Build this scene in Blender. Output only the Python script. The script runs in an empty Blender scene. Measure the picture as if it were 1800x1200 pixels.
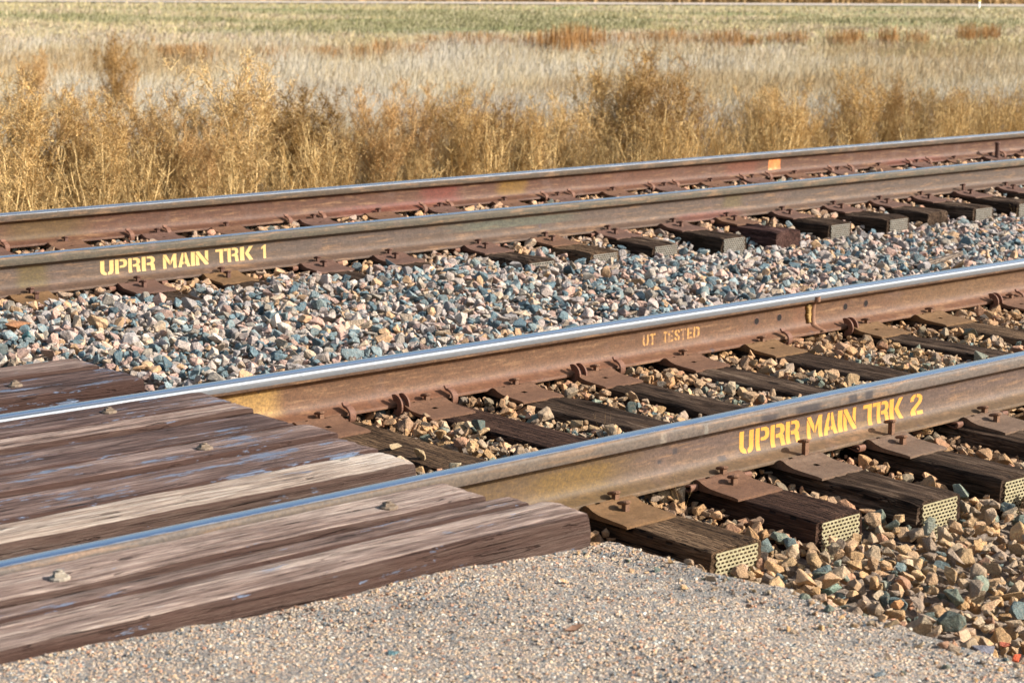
import bpy, bmesh, math, random
import numpy as np
from mathutils import Vector, Matrix
R = math.radians
rng = np.random.default_rng(7)
random.seed(7)
sc = bpy.context.scene
col = sc.collection

# ------------------------------------------------------------------ camera, sky, sun, exposure
cam_d = bpy.data.cameras.new('camera')
cam = bpy.data.objects.new('camera', cam_d); col.objects.link(cam)
cam_d.sensor_width = 36; cam_d.lens = 3440.7 / 1800 * 36
cam_d.clip_start = .05; cam_d.clip_end = 2000
CR = Vector((0.75370756, -0.65717763, 0.00651762)); CU = Vector((0.11641624, 0.14326325, 0.98281377)); CF = Vector((0.64681696, 0.73999541, -0.18448474))
m = Matrix((CR, CU, -CF)).transposed().to_4x4(); CAM = Vector((0, -4.34487773, 1.62679834)); m.translation = CAM
cam.matrix_world = m
cam_d.dof.use_dof = True; cam_d.dof.focus_distance = 7.3; cam_d.dof.aperture_fstop = 6.3
sc.camera = cam

SUN_EL = R(30); SUN_AZ = R(140)      # azimuth clockwise from +Y
sdir = Vector((math.sin(SUN_AZ) * math.cos(SUN_EL), math.cos(SUN_AZ) * math.cos(SUN_EL), math.sin(SUN_EL)))
w = bpy.data.worlds.new('World'); sc.world = w; w.use_nodes = True
nt = w.node_tree; bg = nt.nodes['Background']
sky = nt.nodes.new('ShaderNodeTexSky'); sky.sky_type = 'NISHITA'; sky.sun_disc = False
sky.sun_elevation = SUN_EL; sky.sun_rotation = SUN_AZ; sky.air_density = 1.2; sky.dust_density = 2.6
nt.links.new(sky.outputs[0], bg.inputs[0]); bg.inputs[1].default_value = .09
sl = bpy.data.lights.new('sun', 'SUN'); sl.energy = 4.7; sl.angle = R(.6); sl.color = (1, .95, .885)
so = bpy.data.objects.new('sun', sl); col.objects.link(so); so.rotation_euler = sdir.to_track_quat('Z', 'Y').to_euler(); so.location = (0, 0, 30)
sc.view_settings.view_transform = 'Standard'; sc.view_settings.look = 'None'
sc.view_settings.exposure = .9; sc.view_settings.gamma = 1
sc.render.engine = 'CYCLES'
sc.cycles.max_bounces = 4; sc.cycles.diffuse_bounces = 2; sc.cycles.glossy_bounces = 2; sc.cycles.transmission_bounces = 0; sc.cycles.volume_bounces = 0

S = 1.51; D = 4.027; DZ = .133        # rail spacing, second track's offset and rise

# ------------------------------------------------------------------ node helpers
class M:
    def __init__(s, name, rough=.8):
        s.m = bpy.data.materials.new(name); s.m.use_nodes = True
        s.t = s.m.node_tree; s.b = s.t.nodes['Principled BSDF']; s.b.inputs['Roughness'].default_value = rough
        s._co = None
    def n(s, typ, **kw):
        x = s.t.nodes.new('ShaderNode' + typ)
        for k, v in kw.items(): setattr(x, k, v)
        return x
    def put(s, sock, v):
        if hasattr(v, 'is_linked') or isinstance(v, bpy.types.NodeSocket): s.t.links.new(v, sock)
        else: sock.default_value = v
    @property
    def co(s):
        if s._co is None: s._co = s.n('TexCoord').outputs['Object']
        return s._co
    def xyz(s, v=None):
        x = s.n('SeparateXYZ'); s.put(x.inputs[0], v or s.co); return x.outputs
    def mp(s, scale, loc=(0, 0, 0), v=None):
        x = s.n('Mapping'); s.put(x.inputs[0], v or s.co); x.inputs['Scale'].default_value = scale; x.inputs['Location'].default_value = loc; return x.outputs[0]
    def rnd(s): return s.n('ObjectInfo').outputs['Random']
    def noise(s, v, scale, det=4, rough=.55, w=None):
        x = s.n('TexNoise'); s.put(x.inputs['Vector'], v); x.inputs['Scale'].default_value = scale; x.inputs['Detail'].default_value = det; x.inputs['Roughness'].default_value = rough
        if w is not None: x.noise_dimensions = '4D'; s.put(x.inputs['W'], w)
        return x.outputs[0]
    def vor(s, v, scale, feature='F1', rand=1):
        x = s.n('TexVoronoi'); x.feature = feature; s.put(x.inputs['Vector'], v); x.inputs['Scale'].default_value = scale; x.inputs['Randomness'].default_value = rand; return x.outputs
    def math(s, op, a, b=0., c=None):
        x = s.n('Math'); x.operation = op; s.put(x.inputs[0], a); s.put(x.inputs[1], b)
        if c is not None: s.put(x.inputs[2], c)
        return x.outputs[0]
    def ss(s, v, a, b, lo=0., hi=1.):
        x = s.n('MapRange'); x.interpolation_type = 'SMOOTHSTEP'; s.put(x.inputs[0], v); s.put(x.inputs[1], a); s.put(x.inputs[2], b); s.put(x.inputs[3], lo); s.put(x.inputs[4], hi); return x.outputs[0]
    def mix(s, f, a, b, mode='MIX'):
        x = s.n('Mix'); x.data_type = 'RGBA'; x.blend_type = mode; s.put(x.inputs[0], f)
        for k, v in ((6, a), (7, b)): s.put(x.inputs[k], (tuple(v) + (1,)) if isinstance(v, (tuple, list)) and len(v) == 3 else v)
        return x.outputs[2]
    def ramp(s, f, st):
        x = s.n('ValToRGB'); s.put(x.inputs[0], f); e = x.color_ramp.elements
        while len(e) < len(st): e.new(.5)
        for i, (p, c) in enumerate(st): e[i].position = p; e[i].color = tuple(c) + (1,)
        return x.outputs[0]
    def attr(s, name):
        x = s.n('Attribute'); x.attribute_name = name; return x.outputs[0]
    def bump(s, h, strength=.5, dist=.01, prev=None):
        x = s.n('Bump'); s.put(x.inputs['Height'], h); x.inputs['Strength'].default_value = strength; x.inputs['Distance'].default_value = dist
        if prev is not None: s.put(x.inputs['Normal'], prev)
        return x.outputs[0]
    def out(s, color=None, rough=None, metal=None, normal=None, spec=None):
        for k, v in (('Base Color', color), ('Roughness', rough), ('Metallic', metal), ('Normal', normal), ('Specular IOR Level', spec)):
            if v is not None: s.put(s.b.inputs[k], (tuple(v) + (1,)) if isinstance(v, tuple) and len(v) == 3 else v)
        return s.m

# ------------------------------------------------------------------ object helpers
def tag(o, label=None, cat=None, group=None, kind=None):
    if label: o['label'] = label
    if cat: o['category'] = cat
    if group: o['group'] = group
    if kind: o['kind'] = kind
    return o
def link(o, parent=None):
    col.objects.link(o)
    if parent: o.parent = parent
    return o
def empty(name, loc=(0, 0, 0), rz=0):
    o = bpy.data.objects.new(name, None); o.empty_display_size = .05; o.location = loc; o.rotation_euler.z = rz; return link(o)
def mesh(name, V, F, mat, parent=None, loc=None, smooth=False, vcol=None, tri=False):
    """V (n,3); F list of faces, or an (m,k) array"""
    me = bpy.data.meshes.new(name)
    if isinstance(F, np.ndarray):
        k = F.shape[1]; me.vertices.add(len(V)); me.vertices.foreach_set('co', np.asarray(V, np.float32).ravel())
        me.loops.add(F.size); me.loops.foreach_set('vertex_index', F.astype(np.int32).ravel())
        me.polygons.add(len(F)); me.polygons.foreach_set('loop_start', np.arange(0, F.size, k, dtype=np.int32))
        try: me.polygons.foreach_set('loop_total', np.full(len(F), k, np.int32))
        except Exception: pass
        me.update(calc_edges=True)
    else:
        me.from_pydata([tuple(v) for v in V], [], F); me.update()
    me.polygons.foreach_set('use_smooth', np.full(len(me.polygons), smooth, bool))
    if vcol is not None:
        a = me.color_attributes.new('col', 'FLOAT_COLOR', 'POINT'); c = np.ones((len(V), 4), np.float32); c[:, :3] = vcol; a.data.foreach_set('color', c.ravel())
    for mm in (mat if isinstance(mat, list) else [mat]): me.materials.append(mm)
    o = bpy.data.objects.new(name, me)
    if loc is not None: o.location = loc
    return link(o, parent)
class B:
    """collects polygons"""
    def __init__(s): s.v = []; s.f = []
    def add(s, v, f):
        k = len(s.v); s.v += [tuple(p) for p in v]; s.f += [tuple(i + k for i in q) for q in f]; return s
    def box(s, x0, x1, y0, y1, z0, z1, bev=0):
        if bev:
            return s.loft([[(x, y, z) for x, y in rrect(x0 + e, x1 - e, y0 + e, y1 - e, bev)] for z, e in ((z0, 0), (z1 - bev, 0), (z1, bev * .8))])
        return s.loft([[(x0, y0, z), (x1, y0, z), (x1, y1, z), (x0, y1, z)] for z in (z0, z1)])
    def loft(s, rings, caps=True, closed=True):
        n = len(rings[0]); v = [p for r in rings for p in r]; f = []
        for i in range(len(rings) - 1):
            for j in range(n if closed else n - 1):
                a = i * n + j; b = i * n + (j + 1) % n; f.append((a, b, b + n, a + n))
        if caps: f.append(tuple(range(n))[::-1]); f.append(tuple(range((len(rings) - 1) * n, len(rings) * n)))
        return s.add(v, f)
    def build(s, name, mat, parent=None, loc=None, smooth=False): return mesh(name, s.v, s.f, mat, parent, loc, smooth)
def rrect(x0, x1, y0, y1, r, k=2):
    p = []
    for cx, cy, a0 in ((x1 - r, y1 - r, 0), (x0 + r, y1 - r, 90), (x0 + r, y0 + r, 180), (x1 - r, y0 + r, 270)):
        for i in range(k + 1):
            a = R(a0 + 90 * i / k); p.append((cx + r * math.cos(a), cy + r * math.sin(a)))
    return p
def sstep(a, b, x):
    t = np.clip((np.asarray(x, float) - a) / (b - a), 0, 1); return t * t * (3 - 2 * t)
ORD = ['first', 'second', 'third', 'fourth', 'fifth', 'sixth', 'seventh', 'eighth', 'ninth', 'tenth', 'eleventh', 'twelfth', 'thirteenth', 'fourteenth', 'fifteenth', 'sixteenth', 'seventeenth', 'eighteenth', 'nineteenth', 'twentieth', 'twenty-first', 'twenty-second', 'twenty-third']

# cheap value noise for geometry
_tab = rng.random((64, 64, 64)).astype(np.float32)
def vnoise(x, y=0., z=0.):
    x, y, z = np.broadcast_arrays(np.asarray(x, float), y, z)
    xi = np.floor(x).astype(int); yi = np.floor(y).astype(int); zi = np.floor(z).astype(int)
    u = x - xi; v = y - yi; w_ = z - zi; u = u * u * (3 - 2 * u); v = v * v * (3 - 2 * v); w_ = w_ * w_ * (3 - 2 * w_)
    g = lambda a, b, c: _tab[(xi + a) % 64, (yi + b) % 64, (zi + c) % 64]
    L = lambda a, b, t: a + (b - a) * t
    return L(L(L(g(0, 0, 0), g(1, 0, 0), u), L(g(0, 1, 0), g(1, 1, 0), u), v), L(L(g(0, 0, 1), g(1, 0, 1), u), L(g(0, 1, 1), g(1, 1, 1), u), v), w_) - .5

# ------------------------------------------------------------------ materials
def rust_mat(name, upper, lower, zc=(.06, .10), foot=(.17, .085, .05), patches=(), gs=-1, dirt=.3, head=(.17, .12, .09), pol=(.1645, .1815), spots=True, soff=0.):
    m = M(name); x, y, z = m.xyz()
    st = m.mp((1, 4, 4))
    n1 = m.noise(st, 3.5, 6, .6); n2 = m.noise(m.co, 90, 4, .7); n3 = m.noise(m.mp((.6, 1, 6)), 9, 5, .65); n4 = m.noise(m.co, 420, 2, .6)
    zz = m.math('ADD', z, m.math('MULTIPLY', m.math('SUBTRACT', n1, .5), .06))
    c = m.mix(m.ss(zz, zc[0], zc[1]), lower, upper)
    c = m.mix(m.ss(z, .022, .045), foot, c)
    c = m.mix(m.ss(z, .134, .141), c, head)
    c = m.mix(m.math('MULTIPLY', m.ss(n3, .5, .68), .55), c, (.25, .145, .075))
    c = m.mix(m.math('MULTIPLY', m.ss(m.noise(m.co, 6, 3, .6), .55, .7), .35), c, (.13, .085, .07))
    for px, hw, z0, z1, pc, st_ in patches:
        d = m.math('ABSOLUTE', m.math('SUBTRACT', m.math('ADD', x, m.math('MULTIPLY', m.math('SUBTRACT', n1, .5), hw * .8)), px))
        f = m.math('MULTIPLY', m.ss(d, hw, hw * .45), m.math('MULTIPLY', m.ss(z, z0, z0 + min(.02, (z1 - z0) * .15)), m.ss(z, z1, z1 - min(.02, (z1 - z0) * .25))))
        f = m.math('MULTIPLY', f, m.ss(n2, .25, .6, st_ * .6, st_))
        c = m.mix(f, c, pc)
    # fine rust mottling
    c = m.mix(.75, c, m.ramp(n2, [(.25, (.30, .28, .27)), (.5, (.5, .5, .5)), (.78, (.78, .72, .66))]), 'OVERLAY')
    c = m.mix(.4, c, m.ramp(n4, [(.3, (.3, .3, .3)), (.7, (.68, .66, .64))]), 'OVERLAY')
    c = m.mix(.6, c, m.ramp(m.noise(m.mp((1, 1, 2)), 30, 5, .75), [(.32, (.30, .29, .29)), (.68, (.70, .68, .66))]), 'OVERLAY')
    if spots:
        v = m.vor(m.mp((1, 1, .8), (soff, .3, .1)), 9.); k = m.math('GREATER_THAN', m.xyz(v['Color'])[0], .78)
        sp = m.math('MULTIPLY', k, m.ss(m.math('ADD', v['Distance'], m.math('MULTIPLY', m.noise(m.co, 45, 2), .06)), .14, .125))
        c = m.mix(m.math('MULTIPLY', sp, .6), c, (.065, .05, .055))
    v2 = m.vor(m.co, 60.); k2 = m.math('MULTIPLY', m.math('GREATER_THAN', m.xyz(v2['Color'])[0], .8), m.ss(v2['Distance'], .2, .12))
    c = m.mix(m.math('MULTIPLY', k2, .5), c, (.07, .045, .035))
    # wheel-polished head: whole crown, and the gauge corner down to pol[0]
    side = m.math('GREATER_THAN', m.math('MULTIPLY', y, gs), 0)
    edge = m.math('MULTIPLY', m.math('SUBTRACT', m.noise(m.mp((2, 60, 60)), 6, 4, .7), .5), .006)
    thr = m.math('ADD', m.math('ADD', m.math('MULTIPLY', side, pol[0] - pol[1]), pol[1]), edge)
    pf = m.ss(m.math('SUBTRACT', z, thr), -.0006, .0022)
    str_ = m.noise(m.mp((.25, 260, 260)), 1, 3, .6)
    shine = m.ramp(str_, [(.3, (.60, .67, .76)), (.7, (.78, .84, .92))])  # bluish tint paints sky reflection into the polished steel colour
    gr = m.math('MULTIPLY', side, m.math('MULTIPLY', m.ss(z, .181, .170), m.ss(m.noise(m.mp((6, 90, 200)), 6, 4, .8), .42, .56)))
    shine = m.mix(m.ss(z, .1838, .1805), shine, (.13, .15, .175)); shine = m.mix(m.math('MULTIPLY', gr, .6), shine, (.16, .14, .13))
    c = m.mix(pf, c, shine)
    rg = m.math('MULTIPLY_ADD', pf, -.45, .65); rg = m.math('ADD', rg, m.math('MULTIPLY', m.math('MULTIPLY', pf, side), m.ss(z, .1852, .183, 0, .3)))
    nb = m.bump(n2, .35, .002); nb = m.bump(n4, .3, .0008, nb)
    return m.out(c, rg, m.math('MULTIPLY', pf, m.math('SUBTRACT', 1., m.math('MULTIPLY', gr, .5))), nb, .35)

def steel_mat(name, a, b_, orange=.3):
    m = M(name, .75); n1 = m.noise(m.co, 34, 5, .65, m.math('MULTIPLY', m.rnd(), 30)); n2 = m.noise(m.co, 220, 3, .7)
    c = m.mix(m.ss(n1, .3, .7), a, b_); c = m.mix(m.math('MULTIPLY', m.ss(n2, .35, .75), orange), c, (.30, .13, .055))
    c = m.mix(m.math('MULTIPLY', m.ss(n1, .6, .75), .5), c, (.07, .045, .035))
    c = m.mix(.7, c, m.ramp(m.noise(m.co, 120, 4, .75, m.math('MULTIPLY', m.rnd(), 20)), [(.3, (.25, .24, .24)), (.7, (.72, .70, .68))]), 'OVERLAY')
    return m.out(c, .7, None, m.bump(n2, .6, .002), .3)

def wood_mat(name, dark, mid, pale, paleness=.5, gloss=0., incise=False, ax=0, freq=1., damage=.5, side=0., warp_=.012):
    """grain along local x"""
    m = M(name, .85); rn = m.math('MULTIPLY', m.rnd(), 50)
    warp = m.n('VectorMath'); warp.operation = 'ADD'; m.put(warp.inputs[0], m.co)
    sc_ = m.n('VectorMath'); sc_.operation = 'SCALE'; nz = m.n('TexNoise'); m.put(nz.inputs['Vector'], m.mp((1.2, 3, 3))); nz.inputs['Scale'].default_value = 2.5
    m.put(sc_.inputs[0], nz.outputs['Color']); sc_.inputs['Scale'].default_value = warp_; m.put(warp.inputs[1], sc_.outputs[0]); wv = warp.outputs[0]
    g1 = m.noise(m.mp((2.2, 46, 46), v=wv), freq, 5, .6, rn)
    g2 = m.noise(m.mp((9, 230, 230), v=wv), 1., 4, .7, rn)
    g3 = m.noise(m.mp((1.5, 9, 9), v=wv), 1., 3, .55, rn)
    g4 = m.noise(m.mp((9, 330, 330), v=wv), 1., 2, .6, rn)
    f = m.math('ADD', m.math('ADD', m.math('MULTIPLY', g1, .45), m.math('MULTIPLY', g3, .4)), m.math('MULTIPLY', g2, .25))
    f = m.math('ADD', m.math('MULTIPLY', m.math('SUBTRACT', f, .55), 1.25), paleness)
    c = m.ramp(f, [(.33, dark), (.5, mid), (.68, pale)])
    c = m.mix(m.math('MULTIPLY', m.ss(g2, .42, .3), .7), c, tuple(v * .45 for v in dark))
    c = m.mix(.9, c, m.ramp(g4, [(.3, (.25, .24, .24)), (.7, (.74, .74, .74))]), 'OVERLAY'); c = m.mix(.8, c, m.ramp(g2, [(.34, (.26, .25, .25)), (.66, (.72, .72, .72))]), 'OVERLAY')
    # dark chips
    ch = m.noise(m.mp((7, 30, 30), v=wv), 1., 3, .6, rn)
    chf = m.math('MULTIPLY', m.ss(ch, .635, .68), min(1, damage * 1.4))
    c = m.mix(chf, c, tuple(v * .5 for v in dark))
    h = m.math('ADD', m.math('MULTIPLY', g2, .6), m.math('MULTIPLY', g1, .8)); h = m.math('SUBTRACT', h, m.math('MULTIPLY', chf, .6))
    # long checks
    ck = m.noise(m.mp((.7, 42, 42), v=wv), 1., 2, .5, m.math('ADD', rn, 9.))
    ckf = m.ss(m.math('ABSOLUTE', m.math('SUBTRACT', ck, .5)), .012, .002)
    ckm = m.math('MULTIPLY', ckf, m.ss(m.noise(m.mp((1.2, 6, 6)), 1., 2, .5, rn), .42, .52))
    c = m.mix(m.math('MULTIPLY', ckm, .9), c, (.012, .008, .006)); h = m.math('SUBTRACT', h, m.math('MULTIPLY', ckm, 1.2))
    rough = .86
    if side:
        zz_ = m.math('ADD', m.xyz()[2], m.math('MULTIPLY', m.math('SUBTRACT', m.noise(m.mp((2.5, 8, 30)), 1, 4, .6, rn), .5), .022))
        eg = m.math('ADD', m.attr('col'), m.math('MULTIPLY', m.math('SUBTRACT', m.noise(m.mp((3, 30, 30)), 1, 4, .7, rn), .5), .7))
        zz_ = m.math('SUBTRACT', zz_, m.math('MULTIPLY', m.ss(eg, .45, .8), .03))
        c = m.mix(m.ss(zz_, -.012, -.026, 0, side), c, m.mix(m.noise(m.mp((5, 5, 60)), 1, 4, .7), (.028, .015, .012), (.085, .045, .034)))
    if incise:
        v = m.mp((22, 48, 48)); v_ = m.vor(v, 1., rand=.55)
        x, y, z = m.xyz(v_['Position']); xx, yy, zz = m.xyz(v)
        dx = m.math('ABSOLUTE', m.math('SUBTRACT', xx, x)); dy = m.math('ABSOLUTE', m.math('SUBTRACT', yy, y))
        inc = m.math('MULTIPLY', m.math('MULTIPLY', m.ss(dx, .32, .26), m.ss(dy, .12, .06)), m.ss(m.xyz()[2], -.02, -.008))
        c = m.mix(m.math('MULTIPLY', inc, .85), c, (.01, .007, .006)); h = m.math('SUBTRACT', h, m.math('MULTIPLY', inc, 1.))
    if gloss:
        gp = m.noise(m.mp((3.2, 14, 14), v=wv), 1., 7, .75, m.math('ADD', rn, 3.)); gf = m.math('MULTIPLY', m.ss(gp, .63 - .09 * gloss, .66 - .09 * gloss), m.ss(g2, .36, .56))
        c = m.mix(m.math('MULTIPLY', gf, .85), c, (.14, .20, .30)); rough = m.ramp(gf, [(0, (.8, .8, .8)), (1, (.34, .34, .34))])  # sky-blue sheen painted into the colour of the glossy tar patches
    return m.out(c, rough, None, m.bump(h, 1., .014), m.math('MULTIPLY_ADD', gf, .5, .12) if gloss else .1)

WD, WM, WP = (.05, .026, .019), (.20, .115, .08), (.52, .38, .26)
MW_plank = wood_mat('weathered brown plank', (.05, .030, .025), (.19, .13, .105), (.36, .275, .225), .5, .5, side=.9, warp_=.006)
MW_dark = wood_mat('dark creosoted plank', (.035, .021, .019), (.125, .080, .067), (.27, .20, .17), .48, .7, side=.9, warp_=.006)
MW_blue = wood_mat('tarred plank with painted sheen', (.045, .027, .024), (.17, .112, .092), (.34, .255, .215), .5, .95, side=.9, warp_=.006)
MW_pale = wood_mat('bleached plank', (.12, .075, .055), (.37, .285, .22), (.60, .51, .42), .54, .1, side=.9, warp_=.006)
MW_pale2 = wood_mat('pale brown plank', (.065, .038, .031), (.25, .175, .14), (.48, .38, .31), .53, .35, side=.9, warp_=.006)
MT_old = wood_mat('old grey-brown tie', (.016, .010, .006), (.070, .044, .028), (.24, .17, .115), .46, 0., False, freq=1.3)
MT_new = wood_mat('fresh creosoted tie', (.020, .010, .007), (.060, .032, .021), (.125, .070, .044), .47, 0., True)
MT_tan = wood_mat('dusty tie', (.035, .021, .012), (.12, .073, .040), (.26, .17, .10), .48, 0., True)
MT_red = wood_mat('reddish tie', (.022, .012, .010), (.075, .038, .03), (.15, .085, .07), .5, 0., False)
M_plate = steel_mat('ochre rusted plate', (.11, .064, .026), (.17, .10, .045), .3)
M_plate2 = steel_mat('red-brown rusted plate', (.09, .048, .029), (.14, .075, .044), .3)
M_plate3 = steel_mat('purple-red rusted plate', (.08, .044, .033), (.12, .070, .053), .25)
M_plate4 = steel_mat('brown worn plate', (.095, .065, .045), (.15, .105, .072), .25)
M_spike = steel_mat('rusted spike steel', (.12, .065, .04), (.19, .105, .062), .3)
M_spike_dark = steel_mat('dark spike steel', (.075, .04, .032), (.12, .062, .045), .2)
M_anchor = steel_mat('rusted anchor steel', (.13, .065, .045), (.20, .10, .065), .3)
M_bolt = steel_mat('pale worn bolt', (.26, .23, .18), (.42, .38, .31), .15)
M_bolt2 = steel_mat('brown worn bolt', (.13, .10, .07), (.23, .185, .135), .2)
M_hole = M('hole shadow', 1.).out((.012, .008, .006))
M_grid = steel_mat('galvanised nail plate', (.29, .265, .15), (.40, .37, .23), .25)
M_grid_old = steel_mat('grey nail plate', (.15, .15, .125), (.26, .26, .225), .3)

m = M('rock', .85)
c = m.attr('col'); n1 = m.noise(m.co, 38, 5, .65); n2 = m.noise(m.co, 260, 4, .75); n3 = m.noise(m.co, 110, 3, .6)
c = m.mix(.85, c, m.ramp(n1, [(.3, (.34, .35, .36)), (.7, (.66, .63, .6))]), 'OVERLAY')
c = m.mix(.8, c, m.ramp(n2, [(.3, (.22, .22, .23)), (.55, (.52, .52, .52)), (.75, (.85, .82, .78))]), 'OVERLAY')
c = m.mix(m.math('MULTIPLY', m.ss(n3, .56, .70), .4), c, (.38, .25, .15))
M_rock = m.out(c, .88, None, m.bump(m.math('ADD', m.noise(m.co, 75, 5, .65), m.math('MULTIPLY', n2, .35)), 1., .012), .2)

m = M('ground', .95)
x, y, z = m.xyz(); n1 = m.noise(m.mp((.35, .35, 1)), 1, 5, .6); n2 = m.noise(m.mp((2, 2, 2)), 1, 6, .7); n3 = m.noise(m.co, 40, 4, .7)
dist = m.math('ADD', m.math('ADD', m.math('MULTIPLY', x, .65), m.math('MULTIPLY', y, .76)), m.math('MULTIPLY', m.math('SUBTRACT', m.noise(m.mp((.06, .06, 1)), 1, 3, .6), .5), 22))
grav = m.mix(m.ss(n3, .35, .65), (.13, .10, .075), (.30, .24, .19))
pale = m.mix(m.ss(n2, .35, .65), (.34, .28, .19), (.45, .39, .29))
olive = m.mix(m.ss(n1, .3, .6), (.46, .38, .22), (.34, .30, .16)); olive = m.mix(m.ss(m.noise(m.mp((.09, .16, 1)), 1, 4, .6), .56, .66), olive, (.17, .25, .08)); olive = m.mix(m.math('MULTIPLY', m.ss(n2, .55, .68), .5), olive, (.42, .33, .26))
c = m.mix(m.ss(y, 7.3, 8.2), grav, (.20, .14, .08)); c = m.mix(m.ss(dist, 13, 17), c, pale); c = m.mix(m.ss(dist, 52, 64), c, olive)
M_ground = m.out(c, .95, None, m.bump(m.math('ADD', n2, n3), .5, .03), .1)

m = M('asphalt', .9)
wv = m.n('VectorMath'); wv.operation = 'ADD'; m.put(wv.inputs[0], m.co)
def chips(m, scale, off):
    v = m.vor(m.mp((1, 1, 1), off), scale); e = m.vor(m.mp((1, 1, 1), off), scale, 'DISTANCE_TO_EDGE'); return v, e
va, ea = chips(m, 84, (0, 0, 0)); vb, eb = chips(m, 150, (3, 1, 2))
pal = [(0, (.16, .15, .15)), (.12, (.30, .27, .25)), (.24, (.55, .36, .22)), (.38, (.70, .50, .32)), (.52, (.62, .42, .31)), (.64, (.44, .39, .34)), (.76, (.74, .61, .46)), (.87, (.62, .33, .20)), (.94, (.26, .31, .33)), (.97, (.85, .80, .72))]
x_, y_, z_ = m.xyz(va['Color']); ca = m.ramp(x_, pal); cb = m.ramp(m.xyz(vb['Color'])[0], pal)
big = m.noise(m.mp((2.2, 5, 3)), 1, 5, .6)
k = m.math('GREATER_THAN', m.math('ADD', y_, m.math('MULTIPLY', m.math('SUBTRACT', big, .5), 1.1)), .42)
bind = (.17, .155, .15)
mb = m.ss(eb['Distance'], .05, .22); c = m.mix(m.math('MULTIPLY', mb, m.ss(m.xyz(vb['Color'])[1], .25, .35)), bind, cb)
ma = m.ss(ea['Distance'], .05, .2); c = m.mix(m.math('MULTIPLY', ma, k), c, ca)
rt = m.n('VectorRotate'); m.put(rt.inputs['Vector'], m.co); rt.inputs['Angle'].default_value = R(28); dk = m.noise(m.mp((1.5, 8, 3), (0, .4, 0), v=rt.outputs[0]), 1, 4, .6); c = m.mix(m.ss(dk, .50, .64, 0, .72), c, (.19, .18, .175)); c = m.mix(.1, c, (.38, .33, .28))
h = m.math('ADD', m.math('MULTIPLY', m.math('MULTIPLY', m.ss(ea['Distance'], 0, .45), k), 1.), m.math('MULTIPLY', m.ss(eb['Distance'], 0, .4), .4))
c = m.mix(1., c, (1.0, 1.0, .94), 'MULTIPLY')
M_asphalt = m.out(c, .88, None, m.bump(h, .9, .006), .25)

def twig_mat(name, mul=(1, 1, 1), obj_tint=True):
    m = M(name, .8); c = m.attr('col')
    if obj_tint:
        oc = m.n('ObjectInfo').outputs['Color']; c = m.mix(1., c, oc, 'MULTIPLY')
    m.out(c, .8, None, None, .15)
    return m.m
M_twig = twig_mat('dry twigs')
M_grass = twig_mat('dry grass', obj_tint=False)

# ------------------------------------------------------------------ rails
HALF = [(76.2, 0), (76.2, 8.5), (75.4, 10.5), (73, 12), (60, 15), (40, 20), (30, 23.5), (23, 28), (17.5, 34), (13.5, 42), (10.8, 52), (9.3, 62), (8.8, 75), (8.8, 100), (9.4, 113), (11, 124), (14, 131), (18.5, 135), (25, 137.6), (34, 139.8), (36.3, 141.2), (37.0, 144), (36.8, 155), (36.3, 166), (35.6, 171), (34, 175.6), (31, 179.4), (26.5, 182.2), (20, 184.2), (12, 185.4), (5, 185.8)]
HALF = [(a / 1000, b / 1000) for a, b in HALF]
PROF = [(-y, z) for y, z in HALF] + [(y, z) for y, z in reversed(HALF)]
def web_y(z):
    zs = [b for a, b in HALF[2:19]]; ys = [a for a, b in HALF[2:19]]
    return float(np.interp(z, zs, ys))
def make_rail(mat, Y, Z, label, x0=-6, x1=60):
    rail = empty('rail', (0, Y, Z)); tag(rail, label, 'rail', 'four parallel rails of the two tracks')
    xs = np.concatenate([np.arange(x0, 22, .5), np.arange(22, x1 + 1, 3.)])
    n = len(PROF); V = []; F = []
    for x in xs:
        for y, z in PROF: V.append((x, y, z))
    for i in range(len(xs) - 1):
        for j in range(n):
            a = i * n + j; b = i * n + (j + 1) % n; F.append((a, b, b + n, a + n))
    F.append(tuple(range(n))); F.append(tuple(range((len(xs) - 1) * n, len(xs) * n))[::-1])
    o = mesh('rail_body', V, F, mat, rail, smooth=True)
    o.data.set_sharp_from_angle(angle=R(32))
    return rail
ochre = (.33, .20, .06); yel = (.55, .33, .05)
mr1 = rust_mat('rust near rail', soff=2.37, upper=(0.096, 0.064, 0.051), lower=(0.102, 0.066, 0.046), head=(0.106, 0.086, 0.072), foot=(0.106, 0.068, 0.037), gs=1,
    patches=[(5.13, .10, .141, .172, (0.036, 0.031, 0.034), 1.), (4.93, .055, .141, .165, (0.036, 0.031, 0.034), .95), (5.37, .032, .141, .176, (0.036, 0.031, 0.034), 1.), (5.46, .03, .141, .178, (0.036, 0.031, 0.034), 1.), (4.62, .012, .12, .18, (0.20, 0.19, 0.16), .6), (4.50, .015, .085, .11, (.04, .034, .036), .9), (4.43, .012, .065, .08, (.04, .034, .036), .9), (4.72, .025, .03, .05, (.04, .034, .036), .8), (4.42, .02, .12, .18, (0.240, 0.216, 0.175), .5), (3.9, .55, .0, .14, (0.106, 0.066, 0.024), .75), (4.05, .22, .03, .12, (0.136, 0.081, 0.017), .6), (5.3, .55, .035, .06, (0.234, 0.141, 0.035), .35), (3.5, 1.1, .14, .2, (0.102, 0.072, 0.044), .5)])
mr2 = rust_mat('rust second rail', soff=5.1, upper=(0.107, 0.054, 0.027), lower=(0.118, 0.059, 0.030), head=(0.081, 0.044, 0.024), foot=(0.128, 0.059, 0.030), gs=-1,
    patches=[(3.85, .16, .02, .14, ochre, .8), (8.1, .6, .04, .14, (0.128, 0.075, 0.032), .5), (6.9, .1, .02, .14, (0.142, 0.062, 0.032), .5), (5.0, 1.0, 0, .05, (0.138, 0.059, 0.032), .4)], pol=(.151, .183))
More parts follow.
